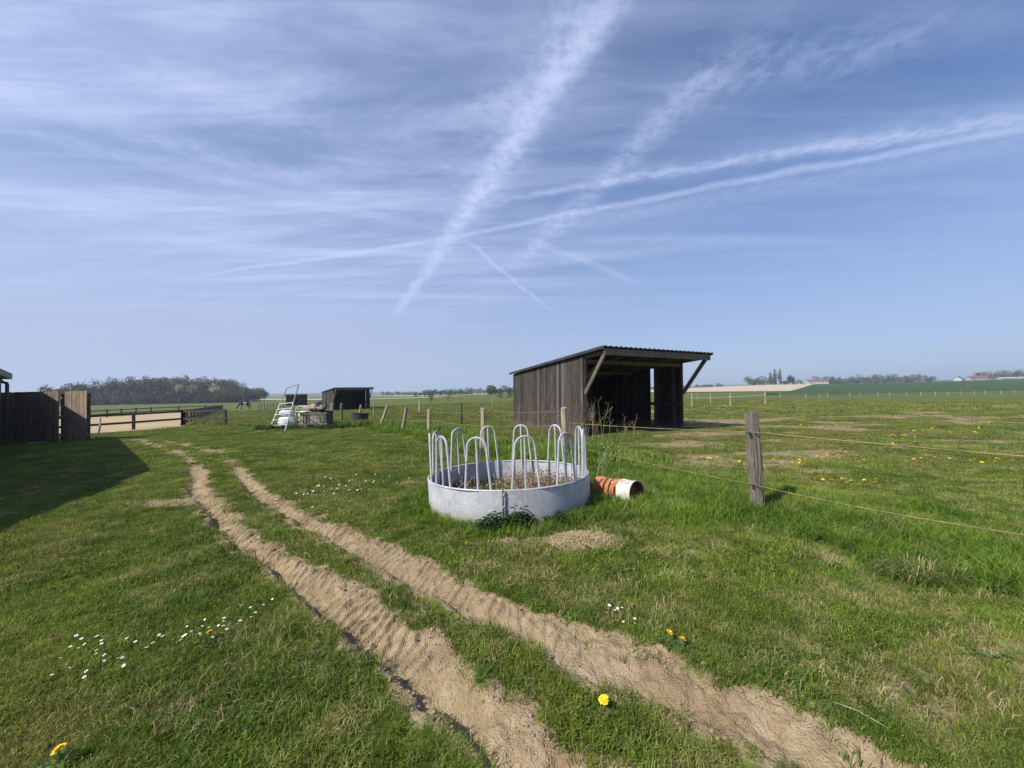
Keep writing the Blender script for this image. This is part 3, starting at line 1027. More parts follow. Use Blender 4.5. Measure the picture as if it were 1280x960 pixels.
straw_patch("loose straw on the lawn right below the ring feeder", 0.74, 4.13, .44, .28, 3400, 1)
straw_patch("loose straw strewn left of the far end of the rut", -5.2, 5.98, .8, .2, 1500, 2)
straw_patch("loose straw on the bare spot before the nettles", -0.05, 4.13, .26, .1, 250, 3)

# crumbs of soil thrown beside the ruts
rg = np.random.default_rng(55)
ico = bmesh.new(); bmesh.ops.create_icosphere(ico, subdivisions=1, radius=1.0)
icoV = np.array([v.co[:] for v in ico.verts]); icoF = np.array([[v.index for v in f.verts] for f in ico.faces]); ico.free()
Vs, Fs = [], []
off = 0
for (poly, cnt, sp_) in ((A_L, 900, .035), (A_R, 800, .06), (B_L, 650, .045), (B_R, 600, .07)):
    P_ = np.array(poly[:16]); seg = np.hypot(*np.diff(P_, axis=0).T); cum = np.concatenate([[0], np.cumsum(seg)])
    for k in range(cnt):
        s_ = cum[-1] * (rg.uniform() ** 0.55)
        i = min(np.searchsorted(cum, s_) - 1, len(seg) - 1); i = max(i, 0)
        f = (s_ - cum[i]) / seg[i]
        p = P_[i] * (1 - f) + P_[i + 1] * f + rg.normal(0, sp_, 2)
        r = 0.003 + 0.012 * rg.uniform() ** 3
        v = icoV * (r * rg.uniform((.6, .6, .35), (1.4, 1.4, .8))) * rg.uniform(.6, 1.25, (len(icoV), 1))
        Vs.append(v + np.array([p[0], p[1], 0])); Fs.append(icoF + off); off += len(icoV)
Vs = np.concatenate(Vs)
cen = Vs.reshape(-1, len(icoV), 3).mean(1)
Vs[:, 2] += np.repeat(gz(cen[:, 0], cen[:, 1]) + 0.006, len(icoV))
m_clod = simple("dry_soil_clod", (0.33, 0.245, 0.145), 0.95, 0, (0.24, 0.17, 0.098), 12)
tag(link("soil_clods", np_mesh("soil_clods", Vs, np.concatenate(Fs), m_clod)), "crumbs of dry soil along the tyre ruts", kind='stuff')

# ------------------------------------------------------------------ open-fronted field shelters
def make_shed(name, label, loc, rz):
    root = empty(name, loc, rz, label, "shed", "open fronted field shelters")
    rg = random.Random(5)
    Wd, Dp = 4.95, 5.65
    top = lambda v: 2.90 - 0.074 * v            # underside of the roof
    c, s = math.cos(rz), math.sin(rz)
    # boards, each its own object
    def board(x, y, along, w, h0, h1, zb):
        mb = MB()
        th = 0.024
        j = lambda: rg.uniform(-.006, .006)
        if along == 'y':
            a = [(x + j(), y, zb), (x + th, y, zb), (x + th, y + w, zb), (x + j(), y + w, zb)]
            bt = [(x + j(), y + j(), h0), (x + th, y, h0), (x + th, y + w, h1), (x + j(), y + w + j(), h1)]
        else:
            a = [(x, y + j(), zb), (x + w, y + j(), zb), (x + w, y + th, zb), (x, y + th, zb)]
            bt = [(x, y + j(), h0), (x + w, y + j(), h1), (x + w, y + th, h1), (x, y + th, h0)]
        mb.add(a + bt, [(3, 2, 1, 0), (4, 5, 6, 7), (0, 1, 5, 4), (1, 2, 6, 5), (2, 3, 7, 6), (3, 0, 4, 7)])
        return mb.build("board", m_shed, root)
    y = 0.0
    while y < Dp - .02:
        w = min(rg.uniform(.15, .23), Dp - y)
        o = rg.choice([0, 0, .014])
        board(-0.045 - o, y, 'y', w - rg.uniform(.004, .012), top(y) - .02, top(y + w) - .02, rg.uniform(-.02, .05))
        y += w
    y = 0.02
    while y < Dp - .02:
        w = min(rg.uniform(.15, .23), Dp - y)
        if not (1.62 < y + w / 2 < 1.86):
            board(Wd + 0.02 + rg.choice([0, .012]), y, 'y', w - rg.uniform(.003, .008), top(y) - .02, top(y + w) - .02, rg.uniform(-.02, .05))
        y += w
    x = 0.0
    while x < Wd - .02:
        w = min(rg.uniform(.16, .24), Wd - x)
        board(x, Dp + .02, 'x', w - rg.uniform(.003, .010), top(Dp) - .02, top(Dp) - .02, rg.uniform(-.02, .05))
        x += w
    # frame
    def beam(nm, p0, p1, w, h, m=m_shed_beam, upv=(0, 0, 1)):
        mb = MB(); mb.beam(p0, p1, w, h, upv)
        return mb.build(nm, m, root, bevel=.008)
    for px_, py_ in ((0.055, 0.03), (Wd - .055, 0.03), (0.055, Dp - .06), (Wd - .055, Dp - .06), (0.055, 2.8), (Wd - .055, 2.8), (Wd * .5, Dp - .06)):
        beam("post", (px_, py_, -.3), (px_, py_, top(py_) - .16), .12, .12, m_shed)
    for px_ in (0.055, Wd - .055, Wd * .5):
        beam("wall_plate" if px_ != Wd * .5 else "rafter", (px_, -1.16, top(-1.16) - .09), (px_, Dp, top(Dp) - .09), .075, .16)
    for px_ in (1.25, 3.7):
        beam("rafter", (px_, -1.16, top(-1.16) - .10), (px_, Dp, top(Dp) - .10), .07, .15)
    for y_ in (0.03, 2.8, Dp - .08):
        beam("purlin", (0.12, y_, top(y_) - .25), (Wd - .12, y_, top(y_) - .25), .08, .14)
    beam("fascia_beam", (-.10, -1.20, top(-1.2) - .115), (Wd + .10, -1.20, top(-1.2) - .115), .05, .22)
    for px_ in (0.02, Wd - .02):
        beam("brace", (px_, -.02, 1.50), (px_, -1.15, top(-1.15) - .10), .07, .15)
    beam("brace", (.10, 0.05, 2.02), (.75, 0.05, top(0) - .22), .06, .10)
    for px_ in (0.03, Wd - .03):
        beam("wall_rail", (px_, .10, 1.05), (px_, Dp - .05, 1.05), .05, .13, m_shed)
    beam("wall_rail", (.10, Dp - .03, 1.05), (Wd - .10, Dp - .03, 1.05), .05, .13, m_shed)
    # corrugated roof sheet with edge thickness
    xs = []; x = -.16
    per, rh = .215, .034
    prof = []
    while x < Wd + .16:
        prof += [(x, 0), (x + .05, 0), (x + .075, rh), (x + .125, rh), (x + .15, 0)]
        x += per
    V = []; F = []
    ys = [-1.27, 2.2, Dp + .16]
    for k, dz_ in ((0, 0.012), (1, 0.0)):
        for yv in ys:
            for (px_, h) in prof:
                V.append((px_, yv, top(yv) + .03 + h + dz_))
    n = len(prof)
    for k in (0, 1):
        for r in range(2):
            for i in range(n - 1):
                a = (k * 3 + r) * n + i
                F.append((a, a + 1, a + n + 1, a + n) if k == 0 else (a, a + n, a + n + 1, a + 1))
    for i in range(n - 1):
        F.append((i, 3 * n + i, 3 * n + i + 1, i + 1))
        a = 2 * n + i
        F.append((a, a + 1, 3 * n + a + 1, 3 * n + a))
    mb = MB(); mb.add(V, F)
    mb.build("roof_sheet", m_roof, root)
    mb = MB()
    for px_ in (-.165, Wd + .165):
        mb.beam((px_, -1.27, top(-1.27) + .02), (px_, Dp + .16, top(Dp + .16) + .02), .02, .10)
    mb.build("roof_edge_trim", m_roof, root)
    return root


shed = make_shed("field_shelter", "big dark wooden field shelter with corrugated mono pitch roof and two diagonal braces", (SHED[0], SHED[1], 0.0), SHED[2])
shed.rotation_euler = (0, R(0.9), SHED[2])
for (x, y, rz, lab) in ((-21.6, 46.5, R(40), "small far field shelter standing behind the wooden crate"),
                        (-60.5, 103.0, R(30), "farthest dark field shelter seen behind the leaning metal gate")):
    o = copy_tree(shed)
    o.location = (x, y, float(zmac(x, y)))
    o.rotation_euler = (0, 0, rz)
    o['label'] = lab
    if x > -30: o.scale = (.88, .9, .93)

# ------------------------------------------------------------------ ring feeder
FX, FY, FR = FEED
feeder = empty("ring_feeder", (FX, FY, 0.0), 0, "round galvanised ring feeder with tombstone hoops standing in the grass", "feeder")
feeder.rotation_euler = (R(-1.5), R(-0.9), 0)
SK = 0.395


def arc_sheet(a0, a1, r, z0, z1, th, n=22):
    V = []; F = []
    rg_ = random.Random(int(a0 * 10))
    zs = [z0 + (z1 - z0) * k / 4 for k in range(5)]
    for side, rr in ((0, r), (1, r - th)):
        for zv in zs:
            for i in range(n + 1):
                a = R(a0 + (a1 - a0) * i / n)
                d = 0.010 * math.sin(a * 5 + zv * 3) + 0.006 * math.sin(a * 13 + zv * 9 + 1)
                V.append(((rr + d) * math.sin(a), -(rr + d) * math.cos(a), zv))
    m_ = n + 1
    for k in range(4):
        for i in range(n):
            a = k * m_ + i
            F.append((a, a + 1, a + m_ + 1, a + m_))
            b_ = 5 * m_ + a
            F.append((b_, b_ + m_, b_ + m_ + 1, b_ + 1))
    for i in range(n):
        F.append((4 * m_ + i, 4 * m_ + i + 1, 9 * m_ + i + 1, 9 * m_ + i))
    for i in (0, n):
        for k in range(4):
            F.append((k * m_ + i, (k + 1) * m_ + i, 5 * m_ + (k + 1) * m_ + i, 5 * m_ + k * m_ + i))
    mb = MB(); mb.add(V, F)
    return mb


for a0 in (-2.5, 117.5, 237.5):
    arc_sheet(a0 + .35, a0 + 119.65, FR, -.04, SK, .005).build("skirt_panel", m_galv, feeder, smooth=True)
    rim = MB()
    rim.tube([((FR - .004) * math.sin(R(a0 + 119.0 * i / 24 + .5)), -(FR - .004) * math.cos(R(a0 + 119.0 * i / 24 + .5)), SK + .004) for i in range(25)], .013, 6)
    rim.build("rim_tube", m_tube, feeder, smooth=True)
    fl = MB()
    for da in (-.75, .75):
        a = R(a0 + da)
        fl.beam(((FR + .016) * math.sin(a), -(FR + .016) * math.cos(a), -.03), ((FR + .016) * math.sin(a), -(FR + .016) * math.cos(a), SK + .012), .010, .034, (math.sin(a), -math.cos(a), 0))
    fl.build("joint_flange", m_galv, feeder)
    for zb in (.08, .22, .36):
        bo = MB(); a = R(a0 + .2)
        bo.tube([((FR + q_) * math.sin(a), -(FR + q_) * math.cos(a), zb) for q_ in (.0, .045)], .011, 6)
        bo.build("bolt", m_tube, feeder)
for ang_ in (-18.5, 11.5, 41.5, 71.5, 102, 135, 168.5, 198.5, 228.5, 258, 283, 312):
    a = R(ang_)
    c_ = Vector((math.sin(a), -math.cos(a), 0)); t_ = Vector((math.cos(a), math.sin(a), 0))
    rr = FR - .046
    def pt(s, z):
        return c_ * rr + t_ * s + Vector((0, 0, z)) + c_ * 0.02 * (z - SK)
    pts = [pt(-.172, .10), pt(-.168, .42)]
    for q in range(0, 13):
        th_ = math.pi * (1 - q / 12)
        pts.append(pt(.125 * math.cos(th_), .905 + .125 * math.sin(th_)))
    pts += [pt(.168, .42), pt(.172, .10)]
    mb = MB(); mb.tube(pts, .0155, 8)
    hp = mb.build("hoop", m_tube, feeder, smooth=True)
    mb = MB(); mb.tube([pt(0, .10), pt(0, .5), pt(0, 1.022)], .0145, 8)
    mb.build("upright", m_tube, hp, smooth=True)
# dead growth standing inside the ring
rg = random.Random(9)
mb = MB()
for i in range(900):
    a = rg.uniform(0, 6.283); r = (FR - .10) * math.sqrt(rg.random())
    x, y = FX + r * math.cos(a), FY + r * math.sin(a)
    dens = 0.35 + 0.65 * (x > FX + .0) + 0.3 * (x < FX - .6)
    if rg.random() > dens: continue
    h = rg.uniform(.08, .32) * (1.15 if x > FX else .8)
    dx, dy = rg.gauss(0, .10), rg.gauss(0, .10)
    mb.tube([(x, y, 0), (x + dx * .4, y + dy * .4, h * .6), (x + dx, y + dy, h)], [.004, .003, .002], 3, cap=False)
    for q in range(3):
        z = h * rg.uniform(.4, 1); f = z / h
        px_, py_ = x + dx * f, y + dy * f
        u = rg.uniform(0, 6.28); L = rg.uniform(.02, .06)
        mb.add([(px_, py_, z), (px_ + L * math.cos(u), py_ + L * math.sin(u), z + L * .3), (px_ + L * .6 * math.cos(u + .5), py_ + L * .6 * math.sin(u + .5), z - .02)], [(0, 1, 2)])
tag(mb.build("dead_weeds", m_stalk), "brown dead weeds and old hay inside the ring feeder", kind='stuff')
rg2 = np.random.default_rng(3)
n = 900
a = rg2.uniform(0, 6.283, n); r = (FR - .1) * np.sqrt(rg2.uniform(size=n))
X, Y = FX + r * np.cos(a), FY + r * np.sin(a)
scatter("feeder_grass", X, Y, rg2.uniform(0, 6.28, n), rg2.uniform(.5, 1.1, n), rg2.integers(0, 5, n), L1, "short grass growing inside the ring feeder")

# ------------------------------------------------------------------ lying oil drum
ax = Vector((.60, -.80, 0.07)).normalized()
dr = empty("oil_drum", (1.30, 5.90, G(1.30, 5.90) + .125), 0, "rusty orange and white painted drum lying open in the grass", "drum")
dr.rotation_euler = ax.to_track_quat('Z', 'Y').to_euler()
rD, LD = .178, .68
pr = [(0, 0), (rD * .55, .0), (rD * .95, .004), (rD, .0), (rD + .004, .012), (rD, .024)]
for z in np.linspace(.05, LD - .03, 30):
    rib = .009 * max(math.exp(-((z - .22) / .014) ** 2), math.exp(-((z - .45) / .014) ** 2))
    pr.append((rD + rib, float(z)))
pr += [(rD, LD - .02), (rD + .005, LD - .008), (rD + .004, LD), (rD - .006, LD)]
mb = MB(); mb.lathe(pr, 36); sh = mb.build("shell", m_drum, dr, smooth=True)
for v in sh.data.vertices:       # dents
    d = .006 * math.sin(v.co.z * 9 + math.atan2(v.co.y, v.co.x) * 2) + .004 * math.sin(v.co.z * 23 + math.atan2(v.co.y, v.co.x) * 5)
    if 0.04 < v.co.z < LD - .03:
        k = 1 - abs(d) / rD * 1.2
        v.co.x *= k; v.co.y *= k
mb = MB(); mb.lathe([(rD - .004, LD - .002), (rD - .022, LD - .012), (rD - .026, LD - .10), (rD * .5, LD - .11), (0, LD - .108)], 36); mb.build("end_plate", m_rust, dr, smooth=True)

# ------------------------------------------------------------------ fence posts and tapes
def post_mesh(h, w, seed, mat, square=False, rings=9, n=10, amp=.10):
    rg = random.Random(seed)
    V = []; F = []
    ph = [rg.uniform(0, 6.28) for _ in range(6)]
    lobes = [rg.uniform(-1, 1) for _ in range(n)]
    for k in range(rings + 1):
        z = -.35 + (h + .35) * k / rings
        tap = 1.06 - .16 * k / rings
        for i in range(n):
            a = 2 * math.pi * i / n
            rr = w / 2 * tap
            if square:
                rr /= max(abs(math.cos(a)), abs(math.sin(a))) ** .75
            rr *= 1 + amp * lobes[i] + amp * .5 * math.sin(3 * a + z * 4 + ph[0]) * math.sin(z * 7 + ph[1])
            zz_ = z + (rg.uniform(-.018, .018) + .02 * math.cos(a + ph[2]) if k == rings else 0)
            V.append((rr * math.cos(a) + .008 * math.sin(z * 5 + ph[3]), rr * math.sin(a) + .008 * math.sin(z * 4 + ph[4]), zz_))
    for k in range(rings):
        for i in range(n):
            a = k * n + i; b_ = k * n + (i + 1) % n
            F.append((a, b_, b_ + n, a + n))
    V.append((0, 0, h + .004)); c_ = len(V) - 1
    for i in range(n):
        F.append((rings * n + i, rings * n + (i + 1) % n, c_))
    mb = MB(); mb.add(V, F)
    return mb.mesh("fence_post", mat, smooth=False)


def fence_post(x, y, h, w, label, mat=m_post_tan, lean=(0, 0), seed=1, group=None, square=False, rings=9, n=10, amp=.08):
    o = link("fence_post", post_mesh(h, w, seed, mat, square, rings, n, amp), None, (x, y, G(x, y)))
    o.rotation_euler = (lean[1], lean[0], seed * .7 if not (lean[0] or lean[1]) else 0)
    return tag(o, label, "fence post", group)


fp = fence_post(3.096, 4.93, 1.27, .135, "tall grey split wooden post near the camera carrying the two yellow tapes", m_post, (R(-2.4), R(1)), 3, square=True, rings=34, n=28, amp=.07)
for v in fp.data.vertices:        # deep drying cracks
    a = math.atan2(v.co.y, v.co.x)
    k = 1 - .16 * max(0, math.sin(5 * a + v.co.z * 1.1 + 0.8 * math.sin(v.co.z * 3)) - .75) * 4 - .03 * math.sin(v.co.z * 40 + a * 9)
    v.co.x *= k; v.co.y *= k
for z_ in (1.03, .37):
    mb = MB(); mb.tube([(-.055, -.05, z_), (-.075, -.062, z_)], .006, 6); mb.lathe([(0.0001, 0), (.016, 0), (.016, .012), (.009, .018), (.016, .024), (.016, .036), (0.0001, .036)], 10)
    me_ = mb.mesh("insulator", m_rubber)
    n0 = 2 * 6
    for v in list(me_.vertices)[n0:]:
        v.co.x -= .080; v.co.y -= .065; v.co.z += z_ - .018
    link("insulator", me_, fp)
fence_post(5.35, 1.25, 1.2, .12, "wooden fence post just outside the picture at the near end of the tapes", m_post, seed=4, square=True)
fence_post(1.292, 9.536, 1.2, .155, "pale round post in front of the big shelter's side wall", m_post_tan, (R(-1), 0), 5, n=14)
fence_post(-.757, 10.289, 1.19, .135, "pale post rising behind the ring feeder", m_post_tan, (R(-1.5), 0), 6)
fence_post(-3.312, 15.268, 1.0, .145, "short upright post left behind the ring feeder's outer hoops", m_post_tan, (0, 0), 7)
fence_post(-4.75, 16.556, 1.06, .15, "pale post leaning slightly right between two other leaning posts", m_post_tan, (R(11), 0), 8)
fence_post(-6.719, 19.472, 1.15, .14, "thin pale post leaning most steeply right of the dark tub", m_post_tan, (R(21), 0), 9)
fence_post(-9.442, 23.719, 1.06, .14, "slightly leaning post standing before the black tub", m_post_tan, (R(6), 0), 10)
fence_post(-10.453, 23.555, 1.19, .17, "grey upright post second to the right of the wooden crate", m_post, (0, 0), 11)
fence_post(-10.15, 21.6, 1.27, .13, "pale upright post right against the wooden crate", m_post_tan, (R(1), 0), 12)
fence_post(-11.68, 32.395, 1.05, .13, "thin pale post between the tub and the far shelter", m_post_tan, (R(2), 0), 13)
fence_post(-8.153, 33.817, 1.2, .14, "lone pale paddock post behind the two leaning posts", m_post_tan, (0, 0), 14)
fence_post(-2.654, 20.024, 1.1, .10, "thin dark post in the paddock left of the big shelter", m_post_dark, (0, 0), 15)
fence_post(-2.163, 41.826, .92, .11, "small pale post far out in the paddock near the big shelter's corner", m_post_tan, (0, 0), 16)
for i, (x, y, h, lab) in enumerate(((15.67, 33.6, 1.15, "pale post nearest the right side of the big shelter"), (20.6, 40.0, 1.1, "second pale post right of the big shelter"),
                                    (20.05, 35.4, 1.12, "third pale post right of the big shelter"), (24.3, 37.0, 1.38, "tallest pale post of the four right of the big shelter"), (28.0, 58.2, 1.0, "small farther pale post between the posts right of the shelter"))):
    fence_post(x, y, h, .13, lab, m_post_tan, (0, 0), 20 + i, "pale paddock posts right of the shelter")
a = np.array([74.5, 107.15]); b = np.array([142.0, 106.0])
for i, f in enumerate([0, .13, .20, .24, .35, .40, .48, .53, .60, .655, .71, .755, .80, .845, .88, .93, .97, 1.02, 1.07, 1.12]):
    p = a + (b - a) * f
    o = fence_post(float(p[0]), float(p[1]) + 6 * math.sin(f * 3), 1.15, .16, "tiny pale post in the far fence row along the green crop", m_post_tan, (0, 0), 40 + i % 3, "far fence row along the crop", rings=3, n=6)
for i in range(9):
    f = i / 8
    fence_post(-39.5 + 8.6 * f, 60.0 - 8.0 * f, 1.2, .15, "grey post in the short row left of the leaning gate", m_post, (0, 0), 60 + i % 4, "grey posts left of the leaning gate", rings=4, n=6)


def tape(name, pts, label, mat, w=.016, sag=.03, cat="fence tape", seg=10):
    mb = MB()
    rg = random.Random(len(label))
    P = []
    for p, q in zip(pts[:-1], pts[1:]):
        for k in range(seg):
            f = k / seg
            v = Vector(p).lerp(Vector(q), f); v.z -= sag * 4 * f * (1 - f)
            P.append(v)
    P.append(Vector(pts[-1]))
    mb.tube(P, w / 2, 5)
    return tag(mb.build(name, mat), label, cat)


pz = lambda x, y, h: (x, y, G(x, y) + h)
off = .075
tape("fence_tape", [pz(1.36, 9.47, .83), pz(3.02, 4.87, 1.03), pz(5.3, 1.2, 1.0)], "upper yellowed tape running from the shelter post past the near grey post", m_tape, .014, .02)
tape("fence_tape", [pz(1.36, 9.47, .30), pz(3.02, 4.86, .37), pz(4.1, 3.1, .37), pz(5.3, 1.2, .36)], "lower yellowed tape sagging through the long grass at the near grey post", m_tape, .013, .03)
tape("fence_wire", [pz(1.25, 9.50, 1.12), pz(-.757, 10.22, 1.10), pz(-3.312, 15.2, .9)], "thin upper wire between the posts behind the ring feeder", m_wire, .008, .03, "fence wire")
tape("fence_wire", [pz(1.25, 9.50, .80), pz(-.757, 10.22, .72), pz(-3.312, 15.2, .6), pz(-4.85, 16.5, .55)], "thin lower wire between the posts behind the ring feeder", m_wire, .009, .04, "fence wire")
tape("fence_tape", [pz(-4.4, 16.5, .25), pz(-3.9, 15.6, .06), pz(-3.4, 15.2, .02)], "loose yellow tape end drooping to the ground behind the feeder", m_tape, .02, .05)
tape("fence_tape", [pz(15.67, 33.5, .78), pz(20.05, 35.3, .8), pz(24.3, 36.9, .95)], "white tape strung between the posts right of the big shelter", m_whitetape, .03, .03)
tape("fence_tape", [pz(float(a[0]), float(a[1]), .8), pz(100, 112.0, .8), pz(144, 106.4, .8)], "thin white tape of the far fence row along the crop", m_whitetape, .05, .03, seg=6)

# ------------------------------------------------------------------ left: barn, plank fence, arena rails, hose
barn = empty("barn", (-15.0, 6.5, 0), 0, "barn at the left edge with low overhanging roof corner and downpipe", "barn")
ev = 2.80
plan = [(-22.15, 17.05), (-10.80, 7.10), (-7.30, -.55), (-19.5, -5.5), (-34.0, 19.4)]  # first corner in view; the unseen rest is shaped to shadow lawn and fence
cx_, cy_ = sum(p[0] for p in plan) / 5, sum(p[1] for p in plan) / 5
lp = [(x + 15.0, y - 6.5) for x, y in plan]
ctr = (cx_ + 15.0, cy_ - 6.5)
mb = MB()
n5 = len(lp)
V = [(x, y, ev) for x, y in lp] + [(x, y, ev - .24) for x, y in lp]
apex = (ctr[0] - 3.0, ctr[1] - 1.0, ev + 1.4)
V += [apex]
F = [(i, (i + 1) % n5, 2 * n5) for i in range(n5)] + [(i, i + n5, (i + 1) % n5 + n5, (i + 1) % n5) for i in range(n5)] + [tuple(range(n5, 2 * n5))]
mb.add(V, F)
bm_ = bmesh.new(); me_ = mb.mesh("roof", m_barnroof); bm_.from_mesh(me_); bmesh.ops.recalc_face_normals(bm_, faces=bm_.faces); bm_.to_mesh(me_); bm_.free()
link("roof", me_, barn)
ins_ = [(ctr[0] + (x - ctr[0]) * .945, ctr[1] + (y - ctr[1]) * .945) for x, y in lp]
for i in range(n5):
    p, q = Vector(ins_[i] + (0,)), Vector(ins_[(i + 1) % n5] + (0,))
    L = (q - p).length; nb = int(L / .2)
    mb = MB()
    for k in range(nb):
        f0, f1 = k / nb, (k + .96) / nb
        s_, e_ = p.lerp(q, f0), p.lerp(q, f1)
        d = (e_ - s_).normalized(); nn = Vector((-d.y, d.x, 0)) * .012
        A_ = [s_ - nn, e_ - nn, e_ + nn, s_ + nn]
        mb.add([(v.x, v.y, -.5) for v in A_] + [(v.x, v.y, ev - .235) for v in A_], [(3, 2, 1, 0), (4, 5, 6, 7), (0, 1, 5, 4), (1, 2, 6, 5), (2, 3, 7, 6), (3, 0, 4, 7)])
    tag(mb.build("wall_boarding", m_barnwall, barn), kind='stuff')
mb = MB()
e0 = Vector((-22.15 + 15.0, 17.05 - 6.5, 0))
mb.tube([e0 + Vector((-.34, -.16, ev - .26)), e0 + Vector((-.30, -.14, ev - .36)), e0 + Vector((-.12, -.10, ev - .42)), e0 + Vector((-.10, -.10, ev - .50)), e0 + Vector((-.10, -.10, -.4))], .06, 8)
mb.build("downpipe", m_pipe, barn, smooth=True)

pf = empty("plank_fence", (-21.0, 17.3, float(zmac(-21, 17.3))), 0, "high brown plank fence beside the barn with a gap between its two panels", "fence")
A0 = Vector((-23.4, 17.62, 0)); A1 = Vector((-19.12, 17.30, 0))      # end points of the line
dv = (A1 - A0).normalized(); nv = Vector((-dv.y, dv.x, 0))
Lf = (A1 - A0).length
rg = random.Random(3)
orig = Vector((-21.0, 17.3, float(zmac(-21, 17.3))))
def fpos(s, n_, z): return A0 + dv * s + nv * n_ - Vector((orig.x, orig.y, 0)) + Vector((0, 0, z))
s = 0.0
gap0, gap1 = 3.02, 3.20
while s < Lf - .05:
    w = rg.uniform(.165, .20)
    if s + w > gap0 and s < gap1:
        s = gap1 if s < gap1 - .05 else s
        if s == gap1: pass
        w = .18
    w = min(w, Lf - s)
    h = 2.31 + rg.uniform(-.008, .008)
    mb = MB()
    o_ = rg.choice([0, .008])
    a_ = [fpos(s + .003, -o_, 0), fpos(s + w - rg.uniform(.004, .012), -o_, 0), fpos(s + w - .006, .022, 0), fpos(s + .003, .022, 0)]
    mb.add([(v.x, v.y, rg.uniform(-.02, .04)) for v in a_] + [(v.x, v.y, h) for v in a_], [(3, 2, 1, 0), (4, 5, 6, 7), (0, 1, 5, 4), (1, 2, 6, 5), (2, 3, 7, 6), (3, 0, 4, 7)])
    mb.build("plank", m_plank, pf)
    s += w
    if abs(s - gap0) < .1 and s < gap1: s = gap1
for z in (.35, 1.15, 2.0):
    for s0, s1 in ((0, gap0 - .02), (gap1 + .02, Lf)):
        mb = MB(); mb.beam(fpos(s0, .055, z), fpos(s1, .055, z), .05, .09); mb.build("rail", m_plank, pf)
for s_ in (.05, 1.55, gap0 - .08, gap1 + .10, Lf - .08):
    mb = MB(); mb.beam(fpos(s_, .13, -.3), fpos(s_, .13, 2.2), .09, .09); mb.build("post", m_post_dark, pf)

sideP = [(-23.33 - 1.37 * k, 27.23 + 1.99 * k) for k in range(21)]
frontP = [(-23.33, 27.23), (-23.9, 24.3), (-24.9, 22.0), (-25.9, 19.7), (-27.0, 17.4)]
backP = [(-50.84 - 1.6 * k * 0 - (k * .85), 69.2 - 2.35 * k) for k in range(0, 1)]


def rail_fence(label, pts, h=1.08, rails=(1.0, .48), endlong=0.0, pw=.12):
    c0 = Vector((pts[0][0], pts[0][1], float(zmac(*pts[0]))))
    root = empty("rail_fence", c0, 0, label, "rail fence")
    loc = [Vector((x, y, float(zmac(x, y)))) - c0 for x, y in pts]
    for p in loc:
        mb = MB(); mb.beam(p + Vector((0, 0, -.3)), p + Vector((0, 0, h)), pw, pw); mb.build("post", m_rail, root)
    for p, q in zip(loc[:-1], loc[1:]):
        for z in rails:
            e = (q - p).normalized() * endlong
            mb = MB(); d = (q - p).normalized(); nn = Vector((d.y, -d.x, 0)) * .075
            mb.beam(p + nn + Vector((0, 0, z)), q + nn + e + Vector((0, 0, z)), .04, .13); mb.build("rail", m_rail, root)
    return root


rail_fence("dark two rail fence along the near side of the sand arena", frontP)
rail_fence("dark rail fence of many posts receding along the arena's right side", sideP)
rail_fence("short dark rail fence stub standing right of the arena corner", [(-23.25, 27.3), (-18.91, 25.39)], endlong=.3)
bk = [(-53.0, 44.0), (-54.6, 47.6), (-56.3, 51.3), (-57.9, 55.0), (-59.4, 58.5), (-60.6, 62.0), (-61.0, 65.0), (-58.5, 67.5), (-55.0, 69.0), (-51.2, 68.0)]
rail_fence("far dark rail fence along the back of the sand arena", bk, h=1.15, pw=.15)

hz = float(zmac(-21.9, 20))
mb = MB()
mb.tube([(-19.9, 18.6, hz + 1.05), (-19.92, 18.6, hz + .5), (-19.95, 18.55, hz + .22), (-20.1, 18.4, hz + .06), (-20.4, 18.2, hz + .04), (-20.9, 17.9, hz + .035), (-21.4, 17.0, hz + .035)], .035, 7)
tag(mb.build("hose", m_hose, smooth=True), "off white hose curving down to the ground beside the plank fence", "hose")

# ------------------------------------------------------------------ farm clutter: gate, barrier, sacks, crate, timber, tub
def at_(p): return Vector(p)
Lb = Vector((-13.18, 20.9, -.2)); Rb = Vector((-11.28, 19.05, -.22))
Lt = Vector((-12.55, 21.4, 2.02)); Rt = Vector((-10.78, 19.45, 2.18))
gt = empty("metal_gate", (float(Lb.x), float(Lb.y), float(Lb.z)), 0, "pale metal panel gate leaning to the right with open top and five rungs", "gate")
def tubepart(nm, pts, r, m, par, o=Vector((0, 0, 0)), n=7):
    mb = MB(); mb.tube([Vector(p) - o for p in pts], r, n); return mb.build(nm, m, par, smooth=True)
tubepart("stile", [Lb, Lb.lerp(Lt, .62)], .034, m_whitemetal, gt, Lb)
tubepart("stile", [Rb, Rb.lerp(Rt, .62)], .034, m_whitemetal, gt, Lb)
tubepart("upper_stile", [Lb.lerp(Lt, .60), Lt], .030, m_greymetal, gt, Lb)
tubepart("upper_stile", [Rb.lerp(Rt, .60), Rt], .030, m_greymetal, gt, Lb)
tubepart("top_bar", [Lt, Rt], .026, m_greymetal, gt, Lb)
for fl_, fr_ in ((.09, .17), (.22, .28), (.35, .39), (.48, .5), (.61, .62)):
    tubepart("rung", [Lb.lerp(Lt, fl_), Rb.lerp(Rt, fr_)], .024, m_whitemetal, gt, Lb)

